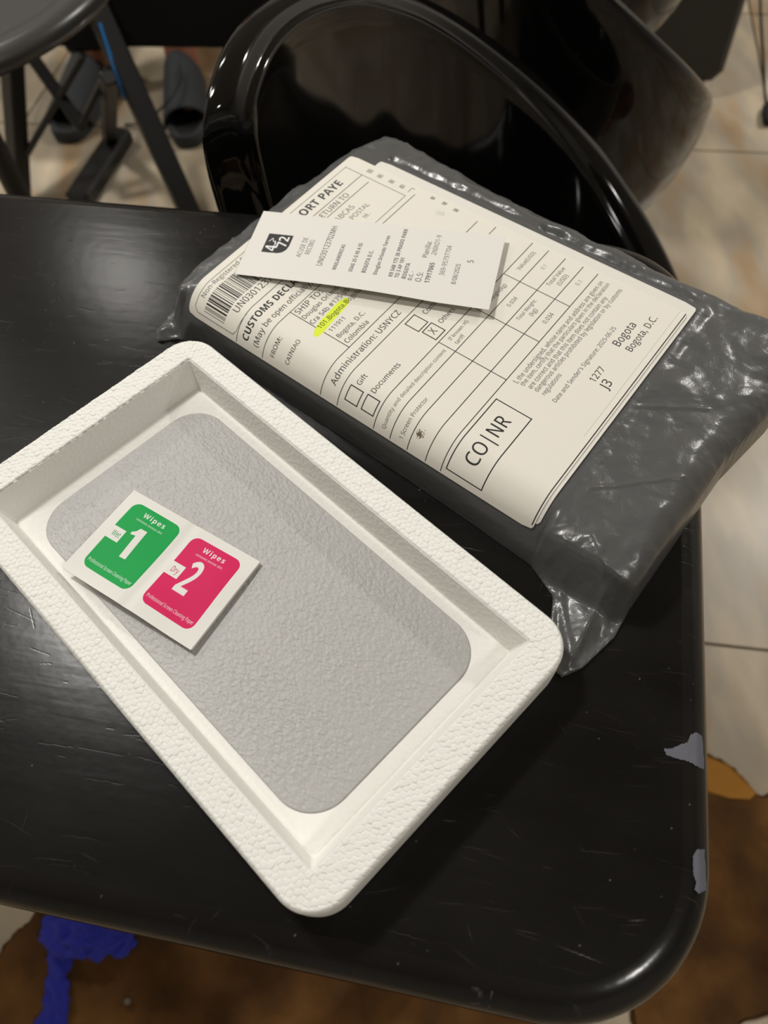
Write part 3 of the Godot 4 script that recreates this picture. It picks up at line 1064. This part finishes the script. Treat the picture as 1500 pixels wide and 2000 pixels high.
func make_slip():
	var c := [Vector3(-0.06788, 0.7730, -0.33847), Vector3(-0.05194, 0.7735, -0.38834), Vector3(0.08022, 0.7745, -0.34550), Vector3(0.06233, 0.7765, -0.28977)]
	var place := func(x: float, y: float) -> Vector3:
		var p: Vector3 = c[0].lerp(c[1], x).lerp(c[3].lerp(c[2], x), y)
		var h := 0.0013 * sin(PI * y) * (1 - x) + 0.0012 * sin(y * 5.0 + x * 2.0) * y
		return p + Vector3(0, maxf(h, 0.0), 0)
	var s := obj("receipt_slip", sheet(0, 1, 0, 1, 24, 48, 0.0, 0.00015, place), M.slip)
	tag(s, "narrow white postal receipt slip lying curled across the address label", "receipt")

# ---------------------------------------------------------------- chairs
func chair_shell(keys: Array) -> ArrayMesh:
	var n := 120
	var curve := []
	for i in n:                                     # smooth closed line through the rim points
		var f := float(i) / n * keys.size()
		var k := int(f)
		var s := f - k
		var m := keys.size()
		curve.append(keys[k % m].cubic_interpolate(keys[(k + 1) % m], keys[(k - 1 + m) % m], keys[(k + 2) % m], s))
	var c := Vector3.ZERO
	for p in curve: c += p / n
	var seat := Vector3(c.x + 0.02, 0.37, c.z)
	var under := Vector3(c.x + 0.01, 0.325, c.z)
	var lip := [[0.004, -0.014], [0.0035, -0.006], [0.001, 0.0], [-0.003, 0.0025], [-0.010, 0.0032], [-0.017, 0.002], [-0.0205, -0.0015], [-0.0225, -0.006], [-0.025, -0.0085], [-0.028, -0.0078], [-0.0305, -0.010]]
	var rings := []
	for k in range(18, 0, -1):
		rings.append(bowl(curve, c, under, 0.004, -0.014, PI / 2 * k / 18.5))
	for l in lip:
		var ring := PackedVector3Array()
		for p in curve:
			var d: Vector3 = Vector3(p.x - c.x, 0, p.z - c.z).normalized()
			ring.append(p + d * l[0] + Vector3(0, l[1], 0))
		rings.append(ring)
	for k in range(1, 22):
		rings.append(bowl(curve, c, seat, -0.0305, -0.010, PI / 2 * k / 21.5))
	return rings_mesh(rings)

func bowl(curve: Array, c: Vector3, bottom: Vector3, out: float, drop: float, a: float) -> PackedVector3Array:
	var ring := PackedVector3Array()
	for p in curve:
		var d: Vector3 = Vector3(p.x - c.x, 0, p.z - c.z).normalized()
		var q: Vector3 = p + d * out + Vector3(0, drop, 0)
		var r := pow(cos(a), 0.55)
		ring.append(Vector3(bottom.x + (q.x - bottom.x) * r, q.y + (bottom.y - q.y) * pow(sin(a), 1.25), bottom.z + (q.z - bottom.z) * r))
	return ring

func make_chairs():
	var world := [[0.194, -0.1, -0.7], [0.161, -0.072, -0.707], [0.127, -0.045, -0.706], [0.092, -0.019, -0.699], [0.059, 0.004, -0.684], [0.027, 0.023, -0.663], [-0.002, 0.04, -0.635], [-0.029, 0.051, -0.603], [-0.051, 0.058, -0.567], [-0.068, 0.060, -0.530], [-0.079, 0.056, -0.493], [-0.086, 0.044, -0.466], [-0.089, 0.018, -0.464], [-0.087, -0.016, -0.468], [-0.074, -0.060, -0.455], [-0.035, -0.11, -0.41], [0.03, -0.15, -0.365], [0.10, -0.19, -0.345], [0.17, -0.225, -0.35], [0.235, -0.248, -0.38], [0.283, -0.258, -0.425], [0.308, -0.257, -0.475], [0.314, -0.241, -0.533], [0.306, -0.223, -0.572], [0.293, -0.204, -0.608], [0.274, -0.181, -0.639], [0.251, -0.155, -0.666], [0.224, -0.128, -0.686]]
	var foot := Vector3(0.125, 0, -0.52)
	var near_loop := []
	for p in world: near_loop.append(Vector3(p[0] - foot.x, TOP + p[1], p[2] - foot.z))
	var free_loop := []
	var n := Vector3(sin(0.7) * sin(1.256), cos(0.7), sin(0.7) * cos(1.256))
	var e1 := Vector3.UP.cross(n).normalized()
	var e2 := n.cross(e1)
	for i in 28: free_loop.append(Vector3(0, TOP - 0.1, 0) + e1 * 0.244 * cos(TAU * i / 28) + e2 * 0.25 * sin(TAU * i / 28))
	var shells := [chair_shell(near_loop), chair_shell(free_loop)]
	var spots := [[foot, 0.0, "glossy black bucket chair with rolled rim right behind the parcel"],
		[Vector3(0.225, 0, -0.955), 0.72, "glossy black bucket chair seen from outside, behind the nearest chair"],
		[Vector3(0.36, 0, -1.38), 0.78, "black bucket chair mostly hidden, beside the dark fabric sofa"]]
	for s in spots:
		var t := base("bucket_chair", s[0], s[1])
		tag(t, s[2], "chair", "glossy black bucket chairs")
		obj("shell", shells[0 if s[0] == foot else 1], M.gloss, t)
		obj("column", lathe([[0.03, 0.02], [0.03, 0.2], [0.022, 0.205], [0.022, 0.335]], 20), M.chrome, t)
		obj("foot_plate", lathe([[0.19, 0.0], [0.192, 0.004], [0.18, 0.010], [0.06, 0.022], [0.034, 0.03]], 40), M.chrome, t)

# ---------------------------------------------------------------- things behind
func make_background():
	var t := base("desk")
	tag(t, "black desk with hanging front panel and crossed metal braces", "desk")
	obj("front_panel", bar(Vector3(-1.02, 0.509, -1.69), Vector3(0.07, 0.509, -1.472), 0.02, 0.43), M.black_wood, t)
	obj("desk_top", bar(Vector3(-1.03, 0.737, -1.78), Vector3(0.08, 0.737, -1.558), 0.22, 0.025), M.black_wood, t)
	obj("leg", bar(Vector3(-0.718, 0.0, -1.502), Vector3(-0.606, 0.33, -1.584), 0.046, 0.03), M.black_metal, t)
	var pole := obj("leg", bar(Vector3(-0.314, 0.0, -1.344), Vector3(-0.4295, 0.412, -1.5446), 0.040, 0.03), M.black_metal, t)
	tag(obj("reflection_strip", bar(Vector3(-0.4048, 0.2572, -1.4519), Vector3(-0.4147, 0.3675, -1.498), 0.005, 0.004, 0.001), M.blue_reflection, pole), "blue light reflection on the leg edge, modelled as a thin strip")  # reflection of blue light on the leg, given as a coloured strip
	obj("leg", bar(Vector3(0.05, 0.0, -1.50), Vector3(0.05, 0.725, -1.50), 0.04, 0.03), M.black_metal, t)
	obj("leg", bar(Vector3(-0.97, 0.0, -1.70), Vector3(-0.97, 0.725, -1.70), 0.04, 0.03), M.black_metal, t)
	obj("brace", bar(Vector3(-0.584, 0.306, -1.565), Vector3(-0.512, 0.180, -1.490), 0.024, 0.012), M.black_metal, t)
	obj("brace", bar(Vector3(-0.426, 0.290, -1.497), Vector3(-0.520, 0.184, -1.496), 0.022, 0.012), M.black_metal, t)
	obj("brace", bar(Vector3(-0.470, 0.306, -1.520), Vector3(-0.655, 0.124, -1.526), 0.020, 0.012), M.black_metal, t)
	obj("post", bar(Vector3(-0.542, 0.02, -1.708), Vector3(-0.412, 0.31, -1.4296), 0.026, 0.026), M.black_metal, t)
	obj("foot_bar", bar(Vector3(-0.515, 0.020, -1.735), Vector3(-0.588, 0.020, -1.50), 0.055, 0.036, 0.006), M.black_metal, t)

	make_person()

	var rt := base("round_table", Vector3(-0.500, 0, -1.070))
	tag(rt, "glossy black round pedestal table cut off at the picture corner", "table")
	obj("table_top", lathe([[0.20, 0.612], [0.235, 0.612], [0.247, 0.617], [0.250, 0.625], [0.247, 0.634], [0.239, 0.639], [0.230, 0.640], [0.212, 0.637], [0.205, 0.635], [0.1, 0.635]], 96), M.dull_gloss, rt)
	obj("column", lathe([[0.016, 0.01], [0.016, 0.613]], 24), M.black_metal, rt)
	obj("foot_plate", lathe([[0.19, 0.0], [0.192, 0.004], [0.18, 0.010], [0.06, 0.018], [0.016, 0.022]], 40), M.black_metal, rt)

	var s := base("sofa", Vector3(0.845, 0, -1.667), 0.0)
	tag(s, "dark grey fabric sofa chair standing on the pale floor", "sofa")
	obj("seat_base", box(Vector3(-0.31, 0.19, -0.42), Vector3(0.62, 0.30, 0.84), 0.02), M.sofa, s)
	obj("cushion", box(Vector3(-0.31, 0.40, -0.40), Vector3(0.60, 0.12, 0.80), 0.03), M.sofa, s)
	obj("backrest", box(Vector3(-0.31, 0.62, -0.76), Vector3(0.62, 0.40, 0.16), 0.03), M.sofa, s)
	for p in [[-0.08, -0.06], [-0.54, -0.06], [-0.08, -0.78], [-0.54, -0.78]]:
		obj("foot", box(Vector3(p[0], 0.02, p[1]), Vector3(0.09, 0.04, 0.09)), M.black_wood, s)

	var cord := base("power_cord")
	tag(cord, "thin dark cord with a plug lying on the pale floor beside sofa", "cord")
	obj("cable", tube([Vector3(1.12, 0.003, -2.2), Vector3(1.05, 0.003, -1.98), Vector3(0.995, 0.003, -1.80), Vector3(0.96, 0.003, -1.69), Vector3(0.937, 0.004, -1.61)], 0.0025, 8), M.cable, cord)
	obj("plug", tube([Vector3(0.942, 0.012, -1.625), Vector3(0.937, 0.013, -1.61), Vector3(0.928, 0.014, -1.585), Vector3(0.918, 0.013, -1.555)], [0.006, 0.013, 0.015, 0.012], 12, 0.8), M.rubber_dark, cord)

	# hide on the floor
	var hide_xy := [-0.479, -0.124, -0.44, -0.20, -0.30, -0.27, -0.10, -0.30, 0.10, -0.27, 0.25, -0.262, 0.34, -0.256, 0.388, -0.241, 0.411, -0.226, 0.426, -0.208, 0.4385, -0.184, 0.47, -0.186, 0.56, -0.19, 0.64, -0.12, 0.62, 0.0, 0.50, 0.03, 0.37, 0.047, 0.33, 0.06, 0.30, 0.10, 0.235, 0.10, 0.222, 0.05, 0.2215, 0.0, 0.205, -0.02, 0.185, 0.0, 0.165, 0.06, 0.12, 0.20, 0.0, 0.32, -0.2, 0.36, -0.42, 0.30, -0.56, 0.12, -0.535, -0.02, -0.512, -0.088, -0.493, -0.112]
	var outline := PackedVector2Array()
	var corners := []
	for i in range(0, hide_xy.size(), 2): corners.append(Vector2(hide_xy[i], hide_xy[i + 1]))
	var nk := corners.size()
	for i in nk:
		for q in 6:
			outline.append(corners[i].cubic_interpolate(corners[(i + 1) % nk], corners[(i - 1 + nk) % nk], corners[(i + 2) % nk], q / 6.0) + Vector2(sin(i * 1.7 + q * 2.1), cos(i * 2.3 + q * 1.3)) * 0.0012)
	var hide := base("cowhide_rug")
	tag(hide, "brown cowhide rug spread on the floor below the table", "rug")
	obj("pelt", slab(outline, 0.0, 0.006, 0.003), M.hide, hide)
	var tan_xy := [0.30, -0.259, 0.34, -0.256, 0.388, -0.241, 0.411, -0.226, 0.426, -0.208, 0.437, -0.186, 0.425, -0.178, 0.40, -0.182, 0.37, -0.196, 0.33, -0.215, 0.295, -0.24]
	var tan := PackedVector2Array()
	for i in range(0, tan_xy.size(), 2): tan.append(Vector2(tan_xy[i] - 0.001, tan_xy[i + 1] + 0.002))
	tag(obj("tan_edge", slab(tan, 0.001, 0.0075, 0.002), M.hide_edge, hide), "golden tan patch at the rug edge")

	# blue cloth on the rug
	var cl := base("blue_cloth")
	tag(cl, "bright blue fuzzy cloth with a hanging strap lying on the cowhide", "cloth")
	var knots := []
	for p in [[-0.445, 0.016, -0.124], [-0.425, 0.024, -0.104], [-0.40, 0.026, -0.098], [-0.378, 0.022, -0.092], [-0.362, 0.014, -0.086], [-0.345, 0.010, -0.090]]: knots.append(Vector3(p[0], p[1] - 0.001, p[2]))
	obj("bundle", lumpy(fine_tube(knots, [0.018, 0.027, 0.026, 0.022, 0.014, 0.005], 40, 0.75), 0.012, 55.0), M.blue, cl)
	var st := []
	for p in [[-0.432, 0.020, -0.104], [-0.433, 0.014, -0.075], [-0.434, 0.012, -0.052], [-0.431, 0.013, -0.028], [-0.437, 0.012, -0.006], [-0.445, 0.011, 0.03], [-0.45, 0.011, 0.07]]: st.append(Vector3(p[0], p[1], p[2]))
	obj("strap", lumpy(fine_tube(st, [0.018, 0.013, 0.012, 0.016, 0.017, 0.015, 0.012], 32, 0.5), 0.006, 70.0), M.blue, cl)

	var crumb := obj("foam_crumb", lathe([[0.002, 0.0], [0.0036, 0.002], [0.004, 0.006], [0.002, 0.010]], 14), M.grout)
	crumb.position = Vector3(-0.349, 0.0062, -0.025)
	tag(crumb, "tiny pale crumb lying on the dark cowhide", "crumb")

func lumpy(m: ArrayMesh, amp: float, freq: float) -> ArrayMesh:
	var a := m.surface_get_arrays(0)
	var n := FastNoiseLite.new()
	n.frequency = freq
	n.fractal_octaves = 3
	var v: PackedVector3Array = a[Mesh.ARRAY_VERTEX]
	var nn: PackedVector3Array = a[Mesh.ARRAY_NORMAL]
	for i in v.size():
		v[i] += nn[i] * n.get_noise_3dv(v[i]) * amp
		v[i].y = maxf(v[i].y, 0.0061)
	return mesh_of(v, a[Mesh.ARRAY_INDEX], null, true, true)

# ---------------------------------------------------------------- the seated person behind the low table
func capsule_field(bones: Array, p: Vector3, k: float) -> float:
	var best := 1e9
	for b in bones:
		var ab: Vector3 = b[1] - b[0]
		var t := clampf((p - b[0]).dot(ab) / ab.length_squared(), 0, 1)
		var d: float = p.distance_to(b[0] + ab * t) - lerpf(b[2], b[3], t)
		var h := clampf(0.5 + 0.5 * (best - d) / k, 0, 1)
		best = lerpf(best, d, h) - k * h * (1 - h)
	return best

func net_mesh(bones: Array, cell: float, k: float) -> ArrayMesh:
	var lo := Vector3(1e9, 1e9, 1e9)
	var hi := -lo
	for b in bones:
		for e in [[b[0], b[2]], [b[1], b[3]]]:
			lo = lo.min(e[0] - Vector3.ONE * (e[1] + cell * 2))
			hi = hi.max(e[0] + Vector3.ONE * (e[1] + cell * 2))
	var nx := int((hi.x - lo.x) / cell) + 2
	var ny := int((hi.y - lo.y) / cell) + 2
	var nz := int((hi.z - lo.z) / cell) + 2
	var f := PackedFloat32Array()
	f.resize(nx * ny * nz)
	for z in nz:
		for y in ny:
			for x in nx:
				f[(z * ny + y) * nx + x] = capsule_field(bones, lo + Vector3(x, y, z) * cell, k)
	var at := {}
	var v := PackedVector3Array()
	var idx := PackedInt32Array()
	for z in nz - 1:
		for y in ny - 1:
			for x in nx - 1:
				var sum := Vector3.ZERO
				var cnt := 0
				for e in [[0, 0, 0, 1, 0, 0], [0, 1, 0, 1, 1, 0], [0, 0, 1, 1, 0, 1], [0, 1, 1, 1, 1, 1], [0, 0, 0, 0, 1, 0], [1, 0, 0, 1, 1, 0], [0, 0, 1, 0, 1, 1], [1, 0, 1, 1, 1, 1], [0, 0, 0, 0, 0, 1], [1, 0, 0, 1, 0, 1], [0, 1, 0, 0, 1, 1], [1, 1, 0, 1, 1, 1]]:
					var a := f[((z + e[2]) * ny + y + e[1]) * nx + x + e[0]]
					var b := f[((z + e[5]) * ny + y + e[4]) * nx + x + e[3]]
					if (a < 0) != (b < 0):
						sum += Vector3(e[0], e[1], e[2]).lerp(Vector3(e[3], e[4], e[5]), a / (a - b))
						cnt += 1
				if cnt:
					at[(z * ny + y) * nx + x] = v.size()
					v.append(lo + (Vector3(x, y, z) + sum / cnt) * cell)
	var sx := 1
	var sy := nx
	var sz := nx * ny
	for z in range(1, nz - 1):
		for y in range(1, ny - 1):
			for x in range(1, nx - 1):
				var i := (z * ny + y) * nx + x
				for ax in [[sx, sy, sz], [sy, sz, sx], [sz, sx, sy]]:
					if (f[i] < 0) != (f[i + ax[0]] < 0):
						var q := [i, i - ax[1], i - ax[1] - ax[2], i - ax[2]]
						if q.all(func(c): return at.has(c)):
							var w := q.map(func(c): return at[c])
							if f[i] < 0: idx.append_array([w[0], w[2], w[1], w[0], w[3], w[2]])
							else: idx.append_array([w[0], w[1], w[2], w[0], w[2], w[3]])
	return mesh_of(v, idx)

func make_person():
	var t := base("person")
	tag(t, "seated person in dark trousers and black slide sandals behind the black desk", "person")
	var ra := Vector3(-0.372, 0.075, -1.93)
	var la := Vector3(-0.600, 0.075, -1.97)
	var rk := Vector3(-0.39, 0.50, -2.12)
	var lk := Vector3(-0.60, 0.50, -2.16)
	var hip_r := Vector3(-0.41, 0.52, -2.55)
	var hip_l := Vector3(-0.58, 0.52, -2.57)
	var body := [[ra, ra + Vector3(-0.003, -0.035, 0.02), 0.036, 0.033], [ra + Vector3(0, -0.03, -0.03), ra + Vector3(0.008, -0.040, 0.10), 0.03, 0.026], [ra + Vector3(0.008, -0.040, 0.10), ra + Vector3(0.010, -0.044, 0.135), 0.026, 0.012], [ra, rk, 0.036, 0.055], [rk, hip_r, 0.058, 0.08],
		[la, la + Vector3(0, -0.035, 0.02), 0.036, 0.033], [la + Vector3(0.01, -0.03, -0.03), la + Vector3(-0.03, -0.040, 0.10), 0.03, 0.026], [la + Vector3(-0.03, -0.040, 0.10), la + Vector3(-0.04, -0.044, 0.13), 0.026, 0.012], [la, lk, 0.036, 0.055], [lk, hip_l, 0.058, 0.08],
		[(hip_l + hip_r) / 2, Vector3(-0.5, 0.95, -2.62), 0.13, 0.14], [Vector3(-0.5, 0.95, -2.62), Vector3(-0.5, 1.06, -2.61), 0.10, 0.05], [Vector3(-0.5, 1.06, -2.61), Vector3(-0.5, 1.17, -2.58), 0.075, 0.085], [Vector3(-0.32, 0.98, -2.62), Vector3(-0.28, 0.74, -2.56), 0.05, 0.042], [Vector3(-0.28, 0.74, -2.56), Vector3(-0.36, 0.63, -2.34), 0.04, 0.03], [Vector3(-0.68, 0.98, -2.62), Vector3(-0.72, 0.74, -2.56), 0.05, 0.042], [Vector3(-0.72, 0.74, -2.56), Vector3(-0.62, 0.63, -2.34), 0.04, 0.03]]
	obj("body", net_mesh(body, 0.017, 0.02), M.skin, t)
	obj("trousers", net_mesh([[ra + Vector3(0, 0.09, -0.03), rk, 0.056, 0.072], [rk, hip_r, 0.074, 0.098], [la + Vector3(0, 0.045, -0.02), lk, 0.054, 0.072], [lk, hip_l, 0.074, 0.098], [hip_l, hip_r, 0.11, 0.11]], 0.017, 0.025), M.cloth_dark, t)
	obj("jumper", net_mesh([[(hip_l + hip_r) / 2 + Vector3(0, 0.08, 0), Vector3(-0.5, 0.93, -2.62), 0.15, 0.155], [Vector3(-0.34, 0.97, -2.62), Vector3(-0.28, 0.74, -2.56), 0.066, 0.056], [Vector3(-0.28, 0.74, -2.56), Vector3(-0.34, 0.655, -2.40), 0.054, 0.046], [Vector3(-0.66, 0.97, -2.62), Vector3(-0.72, 0.74, -2.56), 0.066, 0.056], [Vector3(-0.72, 0.74, -2.56), Vector3(-0.645, 0.655, -2.40), 0.054, 0.046]], 0.02, 0.03), M.cloth_dark, t)
	# dark armchair the person sits on
	var s := base("armchair", Vector3(-0.5, 0, -2.62))
	tag(s, "dark armchair behind the black desk where the person sits", "armchair")
	obj("seat", box(Vector3(0, 0.22, 0.05), Vector3(0.66, 0.36, 0.62), 0.03), M.sofa, s)
	obj("backrest", box(Vector3(0, 0.55, -0.33), Vector3(0.70, 0.75, 0.14), 0.03), M.sofa, s)
	obj("foot", box(Vector3(0, 0.02, 0.0), Vector3(0.5, 0.04, 0.5)), M.black_wood, s)
	slide("right", Vector3(-0.3715, 0, -1.832), Vector3(0.075, 0, 1.0), 0.30, 0.104)
	slide("left", Vector3(-0.623, 0, -1.880), Vector3(-0.23, 0, 1.0), 0.27, 0.110)

func slide(which: String, at: Vector3, toward: Vector3, length: float, wide: float):
	var t := base("slide_sandal", at, atan2(toward.x, toward.z))
	tag(t, "black slide sandal below the bare ankle, loop of cable over it" if which == "right" else "black slide sandal behind the crossed metal braces", "sandal", "black slide sandals")
	var shape := func(k: float, y: float, grow: float) -> PackedVector3Array:      # foot shaped outline
		var r := PackedVector3Array()
		for i in 48:
			var a := TAU * i / 48
			var z := sin(a)
			var wd := (0.84 + 0.16 * z) * wide / 2
			r.append(Vector3(signf(cos(a)) * pow(absf(cos(a)), 0.7) * (wd + grow), y, signf(z) * pow(absf(z), 0.8) * (length / 2 + grow)))
		return r
	obj("sole", rings_mesh([shape.call(1, 0.0, -0.004), shape.call(1, 0.003, 0.0), shape.call(1, 0.022, 0.001), shape.call(1, 0.029, -0.002), shape.call(1, 0.030, -0.006), shape.call(1, 0.026, -0.014)]), M.rubber, t)
	obj("footbed", rings_mesh([shape.call(1, 0.024, -0.0145), shape.call(1, 0.0262, -0.0145), shape.call(1, 0.0264, -0.03)]), M.rubber_dark, t)
	# strap: an arch over the foot, open at the toe and the heel
	var n := 22
	var strap := []
	for e in [[-0.125, 0.0], [-0.12, 0.004], [0.045, 0.004], [0.05, 0.0], [0.045, -0.0035], [-0.12, -0.0035]]:
		var ring := []
		for i in n + 1:
			var a := PI * i / n
			var z: float = e[0] + 0.035 + 0.012 * sin(a)
			var hw: float = wide / 2 * (0.92 + 0.08 * clampf(z / 0.1, -1, 1)) + e[1]
			var hh: float = 0.074 + e[1] - z * 0.22
			ring.append(Vector3(cos(a) * hw, 0.014 + sin(a) * hh, z))
		strap.append(ring)
	var v := PackedVector3Array()
	var idx := PackedInt32Array()
	for r in strap:
		for p in r: v.append(p)
	var w := n + 1
	for k in 6:
		for i in n:
			var a := k * w + i
			var b := ((k + 1) % 6) * w + i
			idx.append_array([a, b, b + 1, a, b + 1, a + 1])
	obj("strap", mesh_of(v, idx, null, true, true), M.rubber, t)
	if which == "right":
		var c := obj("black_cable", tube([Vector3(-0.52, 0.003, -1.80), Vector3(-0.46, 0.02, -1.765), Vector3(-0.425, 0.06, -1.735), Vector3(-0.398, 0.082, -1.727), Vector3(-0.374, 0.092, -1.752), Vector3(-0.362, 0.094, -1.80), Vector3(-0.366, 0.104, -1.84)], 0.0025, 8), M.cable)
		tag(c, "thin black cable looping over the sandal below the bare ankle", "cable")

# ---------------------------------------------------------------- scene
func _ready():
	# camera
	var cam := Camera3D.new()
	cam.name = "camera"
	add_child(cam)
	cam.transform = Transform3D(Basis(Vector3(0.99533635, -0.05099296, 0.08188568), Vector3(0.09646526, 0.52614951, -0.84490304), Vector3(0.0, 0.84886183, 0.52861478)).orthonormalized(), Vector3(0, TOP + 0.32, 0))
	var lens := CameraAttributesPhysical.new()
	lens.frustum_focal_length = 18.36
	lens.frustum_focus_distance = 0.36
	lens.exposure_aperture = 6.4
	lens.frustum_near = 0.02
	lens.frustum_far = 30.0
	cam.attributes = lens
	cam.fov = rad_to_deg(2.0 * atan(1000.0 / 1530.0))
	cam.near = 0.02
	cam.far = 30.0
	cam.current = true
	# a closed room at night: no sky light, only the lamps below
	var we := WorldEnvironment.new()
	we.name = "environment"
	var env := Environment.new()
	env.background_mode = Environment.BG_COLOR
	env.background_color = Color.BLACK
	env.tonemap_mode = Environment.TONE_MAPPER_LINEAR
	env.tonemap_exposure = 1.21
	env.sdfgi_enabled = true
	env.ssao_enabled = true
	env.ssil_enabled = true
	we.environment = env
	add_child(we)

	sans = SystemFont.new()
	sans.font_names = PackedStringArray(["Droid Sans"])
	bold = SystemFont.new()
	bold.font_names = PackedStringArray(["Droid Sans"])
	bold.font_weight = 700
	materials()
	# ceiling lamps: the key lamp stands to the back left, weaker ones around it
	lamp(Vector3(-0.80, 2.5, -1.08), 2.7, 0.26, "round ceiling light brightest, above the round table")
	lamp(Vector3(-0.92, 2.5, -2.46), 0.35, 0.22, "round ceiling light above the armchair, weakest of all")
	lamp(Vector3(-1.95, 2.5, -2.35), 1.8, 0.22, "round ceiling light added near the left wall to brighten the floor")  # unseen lamp, added to light the floor at the back left
	lamp(Vector3(2.2, 2.5, -1.95), 3.4, 0.22, "round ceiling light nearest the right wall")
	lamp(Vector3(1.00, 2.5, 0.9), 1.0, 0.22, "round ceiling light nearest the front wall")
	room()
	make_table()
	make_parcel()
	make_tray()
	make_wipes()
	make_slip()
	make_chairs()
	make_background()
